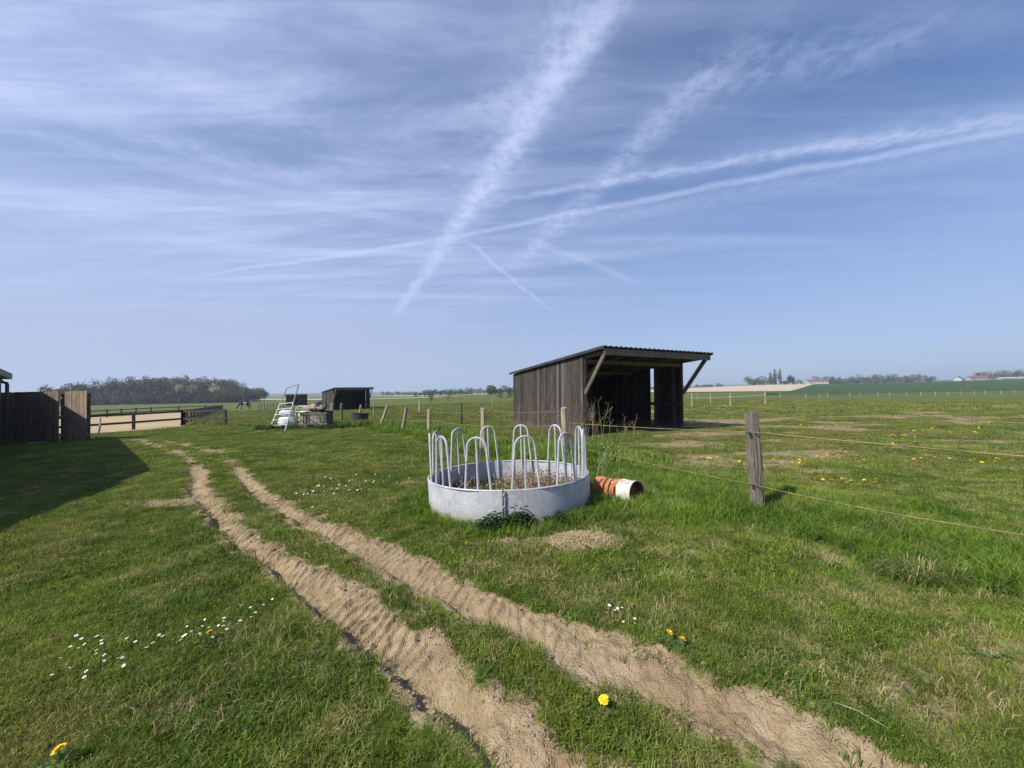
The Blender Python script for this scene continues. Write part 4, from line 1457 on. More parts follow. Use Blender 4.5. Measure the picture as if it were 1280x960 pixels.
bx0 = Vector((-12.6, 22.4, -.15))
br = empty("barrier", (float(bx0.x), float(bx0.y), float(bx0.z)), 0, "low pale tubular barrier standing behind the white sacks", "barrier")
tubepart("frame", [(0, 0, 0), (0, 0, .95), (.06, 0, 1.08), (.2, -.02, 1.14), (1.5, -.1, 1.14), (1.62, -.1, 1.08), (1.66, -.1, .95), (1.66, -.1, 0)], .028, m_whitemetal, br)
tubepart("cross_bar", [(0, 0, .82), (1.66, -.1, .82)], .02, m_whitemetal, br)
tubepart("cross_bar", [(0, 0, .3), (1.66, -.1, .3)], .02, m_whitemetal, br)
for q in (.55, 1.1):
    tubepart("bar", [(q, -.04, .3), (q, -.04, 1.13)], .016, m_whitemetal, br)


def sack(x, y, z, sx_, sy_, sz_, label, mat, seed, rz=0):
    bm = bmesh.new(); bmesh.ops.create_icosphere(bm, subdivisions=3, radius=1)
    rg = random.Random(seed); ph = [rg.uniform(0, 6) for _ in range(6)]
    for v in bm.verts:
        c = v.co.copy()
        k = 1 + .10 * math.sin(5 * c.x + ph[0]) * math.sin(4 * c.y + ph[1]) + .07 * math.sin(9 * c.z + ph[2] + 3 * c.x) + .05 * math.sin(14 * c.x + 11 * c.y + ph[3])
        for i, e in enumerate((.55, .55, .7)):
            c[i] = math.copysign(abs(c[i]) ** e, c[i])
        v.co = Vector((c.x * sx_ * k, c.y * sy_ * k, max(c.z, -.9) * sz_ * k))
    me = bpy.data.meshes.new("sack"); bm.to_mesh(me); bm.free(); me.materials.append(mat)
    me.polygons.foreach_set('use_smooth', [True] * len(me.polygons))
    o = link("sack", me, None, (x, y, z)); o.rotation_euler = (0, 0, rz)
    return tag(o, label, "sack")


sack(-12.75, 21.75, .12, .40, .3, .30, "lower white plastic sack seen through the gate's bottom rungs", m_sack, 1)
sack(-12.85, 21.9, .62, .36, .28, .17, "flat white plastic sack lying on top behind the gate's rungs", m_sack, 2, .3)
sack(-11.62, 21.6, .42, .30, .28, .34, "crumpled white plastic sack left of the wooden crate", m_sack, 3, .2)
sack(-11.58, 21.55, -.02, .33, .3, .19, "grey blue plastic bundle under the white sack at the crate", m_sackg, 4, .5)

cr = empty("wooden_crate", (-10.65, 20.95, -.15), 0, "weathered wooden slat crate with a dark right side", "crate")
cr.rotation_euler = (0, 0, R(8))
rg = random.Random(12)
Wc, Dc, Hc = 1.36, .95, .86
def slat(p0, p1, w, th, m, nm="slat", upv=(0, 1, 0)):
    mb = MB(); mb.beam(p0, p1, w, th, upv, .004, rg); return mb.build(nm, m, cr)
for k in range(8):
    x = -Wc / 2 + .09 + k * (Wc - .18) / 7
    slat((x, -Dc / 2, .03), (x, -Dc / 2, Hc - rg.uniform(0, .06)), rg.uniform(.10, .15), .022, m_crate)
    slat((x, Dc / 2, .03), (x, Dc / 2, Hc), .13, .022, m_crate)
for z in (.22, .78):
    slat((-Wc / 2, -Dc / 2 - .024, z), (Wc / 2, -Dc / 2 - .024, z), .024, .10, m_crate, "cross_slat", (0, 0, 1))
for k in range(5):
    y = -Dc / 2 + .12 + k * (Dc - .24) / 4
    for sx_ in (-1, 1):
        slat((sx_ * (Wc / 2 + .02), y, .02), (sx_ * (Wc / 2 + .02), y, Hc), .022, .16, m_post_dark, "side_board")
for sx_ in (-1, 1):
    for sy_ in (-1, 1):
        slat((sx_ * (Wc / 2 - .03), sy_ * (Dc / 2 - .04), 0), (sx_ * (Wc / 2 - .03), sy_ * (Dc / 2 - .04), Hc), .07, .07, m_post_dark, "corner_post")
slat((-Wc / 2, 0, .5), (Wc / 2, 0, .5), .9, .02, m_post_dark, "shelf", (0, 0, 1))
for i, (x0, y0, x1, y1, z, w, h, m, lab) in enumerate((
        (-11.65, 20.8, -10.5, 21.1, .86, .16, .09, m_timber, "pinkish timber plank lying lowest on the crate's left"),
        (-11.4, 21.0, -10.2, 20.8, .95, .15, .10, m_timber, "pinkish timber plank lying across on top of the crate"),
        (-10.9, 20.7, -9.9, 21.2, .80, .18, .12, m_post_dark, "dark charred board sloping on the crate's right"),
        (-11.0, 21.2, -10.55, 20.9, 1.07, .2, .12, m_timber, "short pale timber block topping the heap on the crate"))):
    mb = MB(); mb.beam((x0, y0, z), (x1, y1, z - (.12 if i == 2 else .03)), w, h)
    tag(mb.build("timber", m, bevel=.01), lab, "timber")
mb = MB(); mb.lathe([(.15, -.07), (.27, -.085), (.31, -.05), (.315, 0), (.31, .05), (.27, .085), (.15, .07), (.15, -.07)], 20)
ty = mb.build("tyre", m_rubber, None, smooth=True, loc=(-10.42, 20.95, 1.02)); ty.rotation_euler = (R(62), R(20), 0)
tag(ty, "small black tyre lying on the timber heap", "tyre")
mb = MB(); mb.lathe([(.40, -.05), (.45, .0), (.46, .44), (.48, .46), (.48, .50), (.45, .50), (.42, .30), (.0, .28)], 24)
tag(mb.build("rubber_tub", m_rubber, None, smooth=True, loc=(-9.05, 22.9, float(zmac(-9, 22.9)) + .10)), "black rubber tub on the grass between fence posts", "tub")

# ------------------------------------------------------------------ horse
def make_horse():
    J = {}
    verts = []; rad = []; edges = []
    def v(p, r, par=None):
        verts.append(p); rad.append(r)
        if par is not None: edges.append((par, len(verts) - 1))
        return len(verts) - 1
    pel = v((-.55, 0, 1.17), (.26, .29)); bar = v((-.1, 0, 1.12), (.28, .32), pel); che = v((.42, 0, 1.15), (.24, .31), bar)
    wi = v((.62, 0, 1.22), (.15, .22), che); n1 = v((.88, .02, 1.02), (.11, .16), wi); n2 = v((1.12, .04, .70), (.085, .12), n1)
    h1 = v((1.20, .05, .48), (.085, .12), n2); h2 = v((1.30, .06, .22), (.06, .075), h1); v((1.33, .06, .12), (.055, .055), h2)
    rm = v((-.80, 0, 1.15), (.18, .20), pel)
    tl = v((-.93, 0, 1.05), (.05, .05), rm); tl2 = v((-1.0, 0, .75), (.05, .05), tl); v((-1.0, 0, .45), (.03, .03), tl2)
    for s in (-1, 1):
        f = .12 * s
        a = v((.48, s * .13, .92), (.12, .13), che); b_ = v((.50 + f * .4, s * .14, .52), (.06, .065), a); c = v((.50 + f * .5, s * .14, .14), (.04, .045), b_); v((.54 + f * .5, s * .14, .0), (.055, .06), c)
        a = v((-.62, s * .14, .92), (.14, .16), pel); k = v((-.55 - f, s * .14, .74), (.10, .11), a); hk = v((-.80 - f, s * .14, .50), (.055, .065), k); c = v((-.77 - f, s * .14, .15), (.04, .045), hk); v((-.72 - f, s * .14, 0), (.055, .06), c)
    me = bpy.data.meshes.new("horse"); me.from_pydata(verts, edges, [])
    o = link("horse", me)
    sk = o.modifiers.new("skin", 'SKIN'); o.modifiers.new("sub", 'SUBSURF').levels = 1
    o.modifiers["sub"].render_levels = 1
    for i, d in enumerate(me.skin_vertices[0].data):
        d.radius = rad[i]; d.use_root = (i == 0)
    return o


m_coat, t, b = new_mat("piebald_horse_coat")
sx = t.n.new('ShaderNodeSeparateXYZ'); t.l.new(t.coord('Object'), sx.inputs[0])
q = t.math('ADD', sx.outputs[0], t.math('MULTIPLY', t.math('SUBTRACT', t.noise(t.coord('Object'), 2.6, 2), 0.5), 0.5))
f = t.math('MULTIPLY', t.ramp(q, -.22, -.16), t.ramp(q, .24, .30, 1, 0))
f = t.math('MULTIPLY', f, t.ramp(sx.outputs[2], .85, .95))
t.l.new(t.mix(f, (0.016, 0.014, 0.013), (0.60, 0.56, 0.50)), b.inputs['Base Color'])
horse = make_horse()
horse.data.materials.append(m_coat)
horse.location = (-51.6, 74.2, float(zmac(-51.6, 74.2)))
horse.rotation_euler = (0, 0, R(228))
tag(horse, "dark piebald horse with a white saddle patch grazing far out", "horse")

# ------------------------------------------------------------------ trees
def rnd_rot(n, rg):
    a = rg.normal(size=(n, 3)); a /= np.linalg.norm(a, axis=1)[:, None]
    b_ = rg.normal(size=(n, 3)); b_ -= (b_ * a).sum(1)[:, None] * a; b_ /= np.linalg.norm(b_, axis=1)[:, None]
    return a, b_


def crown_arrays(seed, h, w, base, n, leaf, clumps=14, shape='round', aspect=1.0):
    """leaf faces gathered in uneven clumps through the crown's volume"""
    rg = np.random.default_rng(seed)
    C = []
    while len(C) < clumps:
        p = rg.uniform(-1, 1, 3)
        if shape == 'round':
            if np.linalg.norm(p) > .92: continue
        elif shape == 'cone':
            if np.hypot(p[0], p[1]) > (1 - (p[2] + 1) / 2) * .95 + .05: continue
        else:
            if np.hypot(p[0], p[1]) > .8 * (1 - .5 * abs(p[2])): continue
        C.append(p)
    C = np.array(C)
    k = rg.integers(0, clumps, n)
    sp_ = rg.uniform(.16, .34, clumps)[k]
    P = C[k] + rg.normal(size=(n, 3)) * sp_[:, None]
    rr_ = np.linalg.norm(P, axis=1)
    P = P * (np.minimum(rr_, 1.04 + .10 * rg.uniform(size=n)) / np.maximum(rr_, 1e-6))[:, None]
    P = P * np.array([w / 2, w / 2, (h - base) / 2]) + np.array([0, 0, base + (h - base) / 2])
    P[:, 2] = np.maximum(P[:, 2], base * .6)
    a, b_ = rnd_rot(n, rg)
    s = leaf * rg.uniform(.5, 1.3, n)[:, None]
    V = np.stack([P - a * s * aspect, P + b_ * s * .5, P + a * s * aspect, P - b_ * s * .5], 1).reshape(-1, 3)
    F = np.arange(4 * n).reshape(-1, 4)
    return V, F, C * np.array([w / 2, w / 2, (h - base) / 2]) + np.array([0, 0, base + (h - base) / 2])


def trunk_mb(h, base, tips, r, seed):
    rg = random.Random(seed)
    mb = MB()
    topz = base + (h - base) * .55
    mb.tube([(0, 0, -.4), (rg.uniform(-.1, .1), rg.uniform(-.1, .1), base * .6), (rg.uniform(-.2, .2), rg.uniform(-.2, .2), topz)], [r * 1.15, r * .85, r * .3], 6)
    for p in tips:
        z0 = base * .55 + (topz - base * .55) * rg.uniform(.1, .9)
        q = Vector(p)
        mid = Vector((q.x * .5, q.y * .5, z0 + (q.z - z0) * .55))
        mb.tube([(0, 0, z0), mid, q], [r * .45, r * .25, r * .07], 4, cap=False)
    return mb


def tree(name, x, y, z, h, w, base, n, leaf, mat, label, cat="tree", seed=1, shape='round', group=None, clumps=14, trunk_r=None, aspect=1.0):
    root = empty(name, (x, y, z), 0, label, cat, group)
    V, F, C = crown_arrays(seed, h, w, base, n, leaf, clumps, shape, aspect)
    link("crown", np_mesh("crown", V, F, mat), root)
    trunk_mb(h, base, C[:10], trunk_r or h * .022, seed).build("trunk", m_bark, root)
    return root


def mass(name, label, spec, mats):
    """a far wood that reads as one: spec = list of (x, y, h, w, base, n, leaf, matindex, seed)"""
    Vs, Fs, Ms = [], [], []
    tV, tF = [], []
    off = 0
    for (x, y, h, w, base, n, leaf, mi, seed) in spec:
        V, F, C = crown_arrays(seed, h, w, base, n, leaf, 12)
        z = float(zmac(x, y))
        Vs.append(V + np.array([x, y, z])); Fs.append(F + off); Ms.append(np.full(len(F), mi)); off += len(V)
        mb = trunk_mb(h, base, C[:6], h * .02, seed)
        tv = np.array(mb.v) + np.array([x, y, z]); q = [f for f in mb.f if len(f) == 4]
        Vs.append(tv); Fs.append(np.array(q) + off); Ms.append(np.full(len(q), len(mats) - 1)); off += len(tv)
    return tag(link(name, np_mesh(name, np.concatenate(Vs), np.concatenate(Fs), mats, np.concatenate(Ms))), label, kind='stuff')


rg = random.Random(77)
spec = []
for i in range(190):
    f = rg.random(); row = rg.random()
    # front edge from (-285,222) to (-152,238), wood extends back 70 m
    q = f ** .95
    x = -262 + q * 100; y = 214 + q * 20 + row * 62
    x -= row * 36 * (1 - .3 * q)
    h = (10.5 + 4.5 * math.sin(q * 3.1) + rg.uniform(-2.0, 2.6)) * (1.0 if q < .88 else .72)
    spec.append((x, y, h, rg.uniform(6.5, 10), h * .15, 640, .44, 0 if rg.random() < .72 else 1, 400 + i))
for i in range(120):     # shrubby edge
    q = i / 119
    x = -264 + q * 103 + rg.uniform(-1.5, 1.5); y = 212.5 + q * 20 + rg.uniform(-1, 2.5)
    h = rg.uniform(3.5, 9.0)
    spec.append((x, y, h, rg.uniform(4, 6.5), .3, 420, .36, 0, 700 + i))
mass("wood", "brown grey wood of bare spring trees along the left horizon", spec, [m_twig, m_twig_green, m_bark])
for i, (x, y, h, w, lab) in enumerate(((-188.0, 217.5, 11.5, 3.8, "narrow white blossoming tree, leftmost of three at the wood's edge"), (-182.5, 219.5, 11.0, 5.2, "broad white blossoming tree, middle one of three at the wood's edge"),
                                       (-172.5, 222.5, 11.2, 5.6, "white blossoming tree, rightmost of three at the wood's edge"))):
    tree("blossom_tree", x, y, float(zmac(x, y)), h, w, h * .55, 500, .36, m_blossom, lab, seed=30 + i, group="white blossoming trees at the wood")
tree("budding_tree", -166.0, 222.5, float(zmac(-166, 222.5)), 9.0, 9.0, 1.5, 1400, .34, m_twig_green, "pale green budding tree before the right part of the wood", seed=37)
tree("bare_tree", -152.5, 232.0, float(zmac(-152.5, 232)), 9.0, 4.0, 2.5, 360, .30, m_twig, "thin bare tree at the wood's right end", seed=38)

# middle horizon
def hedgerow(label, x0, y0, x1, y1, n, h0, h1, seed, mats=(m_twig, m_leafgreen, m_bark), leaf=.5, green=.3):
    rg = random.Random(seed); sp_ = []
    for i in range(n):
        f = (i + rg.random()) / n
        h = rg.uniform(h0, h1)
        sp_.append((x0 + (x1 - x0) * f, y0 + (y1 - y0) * f + rg.uniform(-8, 8), h, h * rg.uniform(.7, 1.3), h * .15, 260, leaf, 1 if rg.random() < green else 0, seed * 100 + i))
    return mass("hedgerow", label, sp_, list(mats))


hedgerow("far bare hedgerow left of the round green tree", -100, 400, -62, 400, 14, 4, 8, 3)
hedgerow("far line of bare trees behind the horizon houses", -62, 380, -28, 380, 14, 4, 7.5, 4)
hedgerow("grey row of bare trees beside the big shelter's back corner", -20, 330, 4, 330, 12, 4.5, 7.5, 5)
hedgerow("low far treeline along the middle horizon", -240, 700, -20, 760, 40, 5, 9, 6, leaf=.9)
hedgerow("low far treeline behind the big shelter and bare field", -20, 800, 420, 760, 60, 5, 9, 7, leaf=.9)
tree("round_tree", -13.4, 240.0, 0, 6.0, 6.6, .6, 1500, .36, m_leafgreen, "round green tree on the horizon left of the big shelter", seed=41)
tree("slender_tree", -19.0, 90.0, float(zmac(-19, 90)), 2.6, 1.5, .15, 500, .10, m_leafgreen, "slender green sapling in the far pasture behind the posts", seed=42, shape='tall')
tree("bare_sapling", -14.2, 86.0, float(zmac(-14, 86)), 2.3, 2.2, .15, 260, .08, m_twig, "thin bare sapling right of the slender green one", seed=43)
for i, (x, y, w, lab) in enumerate(((-2.9, 105, 2.6, "low dark bush just left of the big shelter's back corner"), (-.9, 107, 2.2, "low bush half hidden behind the big shelter's corner"))):
    tree("bush", x, y, 0, 1.3, w, .1, 380, .12, m_twig, lab, "bush", 44 + i, clumps=8)
# far right rise
def zz(x, y): return float(zmac(x, y))
for i, (x, y, h, w, lab) in enumerate(((326, 476, 21.5, 4.2, "tallest budding poplar in the clump on the rise"), (333, 478, 20.0, 3.6, "second slender poplar just right of the tallest one"), (319, 474, 15.0, 5.0, "shorter poplar left of the tallest one"))):
    tree("poplar", x, y, zz(x, y), h, w, 1.5, 900, .65, m_poplar, lab, seed=50 + i, shape='tall', group="poplars on the rise", aspect=1.3)
tree("conifer", 345, 476, zz(345, 476), 11.5, 7.0, .8, 1300, .6, m_conifer, "dark conifer right of the poplars beside the white farm", seed=55, shape='round')
hedgerow("brownish thicket left of the poplars on the rise", 285, 470, 322, 476, 14, 6, 11, 8, leaf=.7, green=.25)
hedgerow("hedge and trees behind the white farm building", 350, 505, 450, 520, 16, 4, 7, 9, leaf=.7)
hedgerow("hazy wood on the far right ridge", 515, 655, 690, 640, 46, 8, 17, 10, leaf=1.0, green=.15)
hedgerow("bare trees behind the far right houses", 610, 500, 680, 500, 14, 8, 14, 11, leaf=.8, green=.2)
hedgerow("low hedge between the far right wood and the houses", 440, 520, 545, 500, 16, 3, 5.5, 12, leaf=.7)


def house(name, x, y, rz, w, d, h, rh, mroof, label, cat, nwin=3, chimney=True):
    root = empty(name, (x, y, zz(x, y)), rz, label, cat)
    mb = MB()
    W2, D2 = w / 2, d / 2
    V = [(-W2, -D2, -1), (W2, -D2, -1), (W2, D2, -1), (-W2, D2, -1), (-W2, -D2, h), (W2, -D2, h), (W2, D2, h), (-W2, D2, h), (-W2, 0, h + rh), (W2, 0, h + rh)]
    mb.add(V, [(0, 1, 5, 4), (2, 3, 7, 6), (1, 2, 6, 9, 5), (3, 0, 4, 8, 7)])
    mb.build("wall", m_white, root)
    mb = MB(); e = .35
    k = rh / D2
    for s in (-1, 1):
        a0 = (-W2 - e, s * (D2 + e), h - k * e + .05); a1 = (W2 + e, s * (D2 + e), h - k * e + .05)
        b0 = (-W2 - e, 0, h + rh + .05); b1 = (W2 + e, 0, h + rh + .05)
        t_ = .18
        mb.add([a0, a1, b1, b0] + [(p[0], p[1], p[2] + t_) for p in (a0, a1, b1, b0)], [(0, 1, 2, 3), (7, 6, 5, 4), (0, 4, 5, 1), (1, 5, 6, 2), (3, 2, 6, 7), (0, 3, 7, 4)])
    rf = mb.build("roof", mroof, root)
    if chimney:
        mb = MB(); mb.box((w * .28, 0, h + rh + .5), (.7, .7, 1.6)); mb.build("chimney", m_tile, rf)
    for i in range(nwin):
        px_ = -W2 + w * (i + .5) / nwin
        mb = MB(); mb.box((px_, -D2 - .02, h * .55), (1.0, .08, 1.2)); mb.build("window", m_window, root)
    mb = MB(); mb.box((-W2 + w * .5 / nwin + 1.8, -D2 - .03, 1.05), (1.0, .08, 2.1)); mb.build("door", m_window, root)
    return root


house("farm_building", 380, 480, R(-12), 22, 8, 3.6, 2.4, m_tile, "long white farm building with brown roof on the rise", "farm building", 5, False)
house("farm_building", 356, 484, R(-10), 9, 6, 2.6, 2.0, m_tile, "small low brown roofed farm building left of the long white one", "farm building", 2)
house("house", 555, 478, R(30), 9, 7, 2.6, 2.8, m_slate, "far right house with dark slate roof and white gable", "house", 3)
house("house", 583, 482, R(-15), 18, 7, 2.6, 2.6, m_tile, "far right long house with red brown roof", "house", 5)
house("farm_building", 622, 480, R(-12), 24, 7, 1.6, .9, m_white, "low pale farm building at the far right edge", "farm building", 4, False)
house("house", -33.0, 372, R(8), 8, 7, 2.6, 2.6, m_slate, "small dark roofed house on the middle horizon", "house", 2)
# slim mast on the ridge
mst = empty("mast", (655, 645, zz(655, 645)), 0, "slim lattice mast rising above the hazy ridge wood", "mast")
mb = MB()
for sx_, sy_ in ((-1, -1), (1, -1), (1, 1), (-1, 1)):
    mb.tube([(sx_ * 1.2, sy_ * 1.2, 0), (sx_ * .35, sy_ * .35, 23)], .16, 4)
for k in range(8):
    z = 2 + k * 2.6; r = 1.2 - .85 * z / 23
    mb.tube([(-r, -r, z), (r, -r, z + 2.2)], .10, 3); mb.tube([(r, r, z), (-r, r, z + 2.2)], .10, 3)
mb.build("lattice", m_greymetal, mst)
mb = MB(); mb.tube([(0, 0, 23), (0, 0, 27)], .18, 5); mb.build("antenna", m_greymetal, mst)

# ------------------------------------------------------------------ flowers and weeds
def flower_mesh(r, seed, petals=26):
    rg = random.Random(seed); mb = MB()
    for ring, (rr, zt) in enumerate(((r, .0), (r * .8, r * .22), (r * .5, r * .38))):
        for k in range(petals if ring == 0 else petals * 3 // 4):
            a = 2 * math.pi * (k + rg.random()) / petals * (1 if ring == 0 else 4 / 3)
            L = rr * rg.uniform(.85, 1.1); w = r * .14
            c, s = math.cos(a), math.sin(a)
            mb.add([(-s * w * .4, c * w * .4, r * .15), (s * w * .4, -c * w * .4, r * .15), (c * L + s * w, s * L - c * w, r * .3 + zt), (c * L - s * w, s * L + c * w, r * .3 + zt)], [(0, 1, 2, 3)])
    return mb


def dandelion(x, y, h, r, label, seed, tilt=(0, 0), rosette=True, group="single dandelions in the mown lawn"):
    root = empty("dandelion", (x, y, G(x, y)), seed, label, "dandelion", group)
    mb = MB(); mb.tube([(0, 0, -.02), (.004, .003, h * .5), (0, 0, h)], .0028, 5); mb.build("stem", m_stem, root)
    o = flower_mesh(r, seed).build("flower_head", m_yellow, root, loc=(0, 0, h)); o.rotation_euler = (tilt[0], tilt[1], 0)
    if rosette:
        rg = random.Random(seed); mb = MB()
        for k in range(7):
            a = 2 * math.pi * k / 7 + rg.uniform(-.3, .3); L = rg.uniform(.06, .11); w = .012
            c, s = math.cos(a), math.sin(a)
            mb.add([(0, 0, .005), (c * L * .5 - s * w, s * L * .5 + c * w, .035), (c * L, s * L, .02), (c * L * .5 + s * w, s * L * .5 - c * w, .035)], [(0, 1, 2, 3)])
        mb.build("leaf_rosette", m_leafweed, root)
    return root


for i, (x, y, h, r, lab) in enumerate((
        (-1.99, 2.53, .055, .022, "lone dandelion in the left lawn right of the daisies"),
        (-1.99, 1.70, .055, .024, "dandelion at the very bottom left of the lawn"),
        (.43, 1.95, .06, .024, "large dandelion on the grass strip between the two ruts"),
        (.96, 2.45, .055, .022, "left of the two dandelions beside the right rut"),
        (1.01, 2.38, .05, .022, "right of the two dandelions beside the right rut"),
        (.70, 3.88, .045, .022, "small dandelion in the straw below the ring feeder"),
        (-.49, 3.98, .045, .022, "small dandelion left of the bare spot below the feeder"),
        (-.06, 4.30, .05, .030, "dandelion half under the nettles at the feeder's foot"))):
    dandelion(x, y, h + .012, r, lab, i + 1, (R(-25), R(10 * (i % 3 - 1))))
fmesh = flower_mesh(.026, 99, 14)
fmesh.mi = 1
fmesh.tube([(0, 0, -.09), (0, 0, 0)], .003, 4, cap=False)
far_me = fmesh.mesh("dandelion", [m_yellow, m_stem])
rg = random.Random(31)
clus = [(8.3, 8.1, .9), (7.1, 8.6, .7), (5.7, 8.1, .5), (11.3, 11.8, 1.0), (14.5, 12.5, 1.2), (5.4, 6.4, .4), (9.4, 7.7, .5), (4.3, 8.7, .4), (12.4, 15.5, 1.3), (16.0, 14.0, 1.2), (1.45, 6.7, .15), (10.0, 10.4, .8)]
CLAB = ("between the two tapes right of the near post", "left of the long tape run beyond the near post", "nearest the near grey post on its far side", "far out to the right above the upper tape", "far right near the upper tape's end", "just below the upper tape close to the right", "in the middle of the right paddock", "behind the near grey post", "far out beyond the upper tape's middle", "at the far right beyond the tapes", "single by the weed stalks over the drum", "right of the paddock's middle")
for i in range(132):
    ci__ = i % len(clus)
    cx_, cy_, s = clus[ci__] if i < 112 else (rg.uniform(6, 22), rg.uniform(9, 20), 1.0)
    if i < 112 and clus[ci__][2] < .2 and i > 11: continue
    x, y = cx_ + rg.gauss(0, s * .6), cy_ + rg.gauss(0, s * .2)
    o = link("dandelion", far_me, None, (x, y, G(x, y) + rg.uniform(.045, .08)))
    o.rotation_euler = (R(rg.uniform(-45, 0)), R(rg.uniform(-20, 20)), rg.uniform(0, 6))
    o.scale = (rg.uniform(.9, 1.35),) * 3
    if i < 112:
        tag(o, "small yellow dandelion in the cluster " + CLAB[ci__], "dandelion", "dandelions " + CLAB[ci__])
    else:
        tag(o, "stray yellow dandelion far out in the right paddock", "dandelion", "stray dandelions in the paddock")


def daisy_mesh(seed):
    rg = random.Random(seed); mb = MB(); r = .013
    mb.mi = 0
    for k in range(11):
        a = 2 * math.pi * k / 11; w = .0035; L = r * rg.uniform(.9, 1.1); c, s = math.cos(a), math.sin(a)
        mb.add([(c * .003 - s * w * .5, s * .003 + c * w * .5, 0), (c * .003 + s * w * .5, s * .003 - c * w * .5, 0), (c * L + s * w, s * L - c * w, .002), (c * L - s * w, s * L + c * w, .002)], [(0, 1, 2, 3)])
    mb.mi = 1; mb.lathe([(.0045, .001), (.0035, .004), (0.0002, .005)], 7)
    mb.mi = 2; mb.tube([(0, 0, -.06), (0, 0, 0)], .0014, 4, cap=False)
    return mb.mesh("daisy", [m_petal, m_yellow, m_stem])


dme = [daisy_mesh(i) for i in range(3)]
DAI = [(0.98, 0.0)]
def daisies(pts, label, group, sc=1.0):
    rg = random.Random(len(pts))
    for i, (x, y) in enumerate(pts):
        o = link("daisy", dme[i % 3], None, (x, y, G(x, y) + rg.uniform(.035, .055)))
        o.rotation_euler = (R(rg.uniform(-35, 5)), R(rg.uniform(-15, 15)), rg.uniform(0, 6)); o.scale = (sc * rg.uniform(.85, 1.25),) * 3
        tag(o, label, "daisy", group)


rg = random.Random(61)
left = []
base_l = [(-2.85, 2.60), (-2.75, 2.62), (-2.72, 2.50), (-2.62, 2.52), (-2.78, 2.45), (-2.70, 2.43), (-2.55, 2.38), (-2.48, 2.42), (-2.44, 2.36), (-2.40, 2.40), (-2.36, 2.37), (-2.50, 2.30), (-2.56, 2.28), (-2.30, 2.48), (-2.33, 2.55),
          (-2.15, 2.60), (-2.22, 2.66), (-2.28, 2.74), (-2.12, 2.68), (-2.06, 2.64), (-2.18, 2.55), (-2.20, 2.50), (-2.06, 2.56), (-2.12, 2.74), (-2.02, 2.72), (-2.0, 2.68), (-1.94, 2.70), (-1.90, 2.66), (-1.92, 2.74), (-2.10, 2.52), (-1.98, 2.82), (-2.46, 2.62), (-2.60, 2.60),
          (-2.66, 2.36), (-2.42, 2.30), (-2.9, 2.5), (-1.95, 2.9), (-1.92, 2.92)]
base_l = [(x + rg.gauss(0, .07), y + rg.gauss(0, .05)) for x, y in base_l + base_l[::2]]
daisies(base_l, "small white daisy in the drift across the left lawn", "daisies in the left lawn", .62)
daisies([(.66, 2.78), (.70, 2.76), (.73, 2.80), (.68, 2.83), (.76, 2.79), (.72, 2.62), (.79, 2.60), (.80, 2.63), (.64, 2.75)], "small white daisy in the cluster right of the right rut", "daisies right of the right rut", .7)
daisies([(rg.gauss(-3.0, .5), rg.gauss(6.6, .6)) for _ in range(60)], "tiny white daisy speckling the lawn left of the ring feeder", "daisies left of the feeder", .95)


def leaf_plant(mb, x, y, z, h, rg, leaf=.05, n=14):
    dx, dy = rg.gauss(0, .12) * h, rg.gauss(0, .12) * h
    mb.mi = 1
    mb.tube([(x, y, z - .02), (x + dx * .5, y + dy * .5, z + h * .5), (x + dx, y + dy, z + h)], [.004, .0035, .002], 4, cap=False)
    mb.mi = 0
    for k in range(n):
        f = (k + .6) / n
        px_, py_, pz_ = x + dx * f, y + dy * f, z + h * f
        a = k * 2.4 + rg.uniform(-.4, .4); L = leaf * (1.25 - .7 * f) * rg.uniform(.8, 1.2); w = L * .30
        c, s = math.cos(a), math.sin(a)
        mb.add([(px_, py_, pz_), (px_ + c * L * .45 - s * w, py_ + s * L * .45 + c * w, pz_ + L * .18), (px_ + c * L, py_ + s * L, pz_ - L * .12), (px_ + c * L * .45 + s * w, py_ + s * L * .45 - c * w, pz_ + L * .18)], [(0, 1, 2, 3)])


def clump(name, label, cat, x, y, rx, ry, n, h0, h1, mat, seed, leaf=.06, group=None):
    rg = random.Random(seed); mb = MB()
    for i in range(n):
        a = rg.uniform(0, 6.28); r = math.sqrt(rg.random())
        px_, py_ = rx * r * math.cos(a), ry * r * math.sin(a)
        leaf_plant(mb, px_, py_, G(x + px_, y + py_) - G(x, y), rg.uniform(h0, h1) * (1.1 - .4 * r), rg, leaf)
    return tag(mb.build(name, [mat, m_stem], None, loc=(x, y, G(x, y))), label, cat, group)


clump("nettle_clump", "dark nettle clump at the feeder's foot right of its seam", "nettles", .06, 4.44, .15, .09, 26, .16, .34, m_nettle, 1, .10, "nettles at the ring feeder")
clump("nettle_clump", "low dark nettle clump at the feeder's foot left of its seam", "nettles", -.22, 4.46, .19, .09, 26, .12, .27, m_nettle, 2, .095, "nettles at the ring feeder")
clump("nettle_clump", "small dark nettle clump under the feeder's right side", "nettles", .52, 4.68, .16, .08, 10, .1, .2, m_nettle, 3, .08, "nettles at the ring feeder")
rgn = np.random.default_rng(88)
wm = []
for k in range(3):
    mb = MB(); rr = random.Random(k)
    for i in range(4): leaf_plant(mb, rr.gauss(0, .05), rr.gauss(0, .05), 0, rr.uniform(.05, .12), rr, .06, 8)
    wm.append(mb.mesh("weed", [m_leafweed, m_stem]))
W1 = src_coll("broad_weed", wm)
X, Y, rg_ = sample(2.0, 14.0, 9.0, 341)
k = (lush(X, Y) > .45) | ((np.hypot((X - 4.2), (Y - 4.6)) < .8) & (rgn.uniform(size=len(X)) < .5))
X, Y = X[k], Y[k]
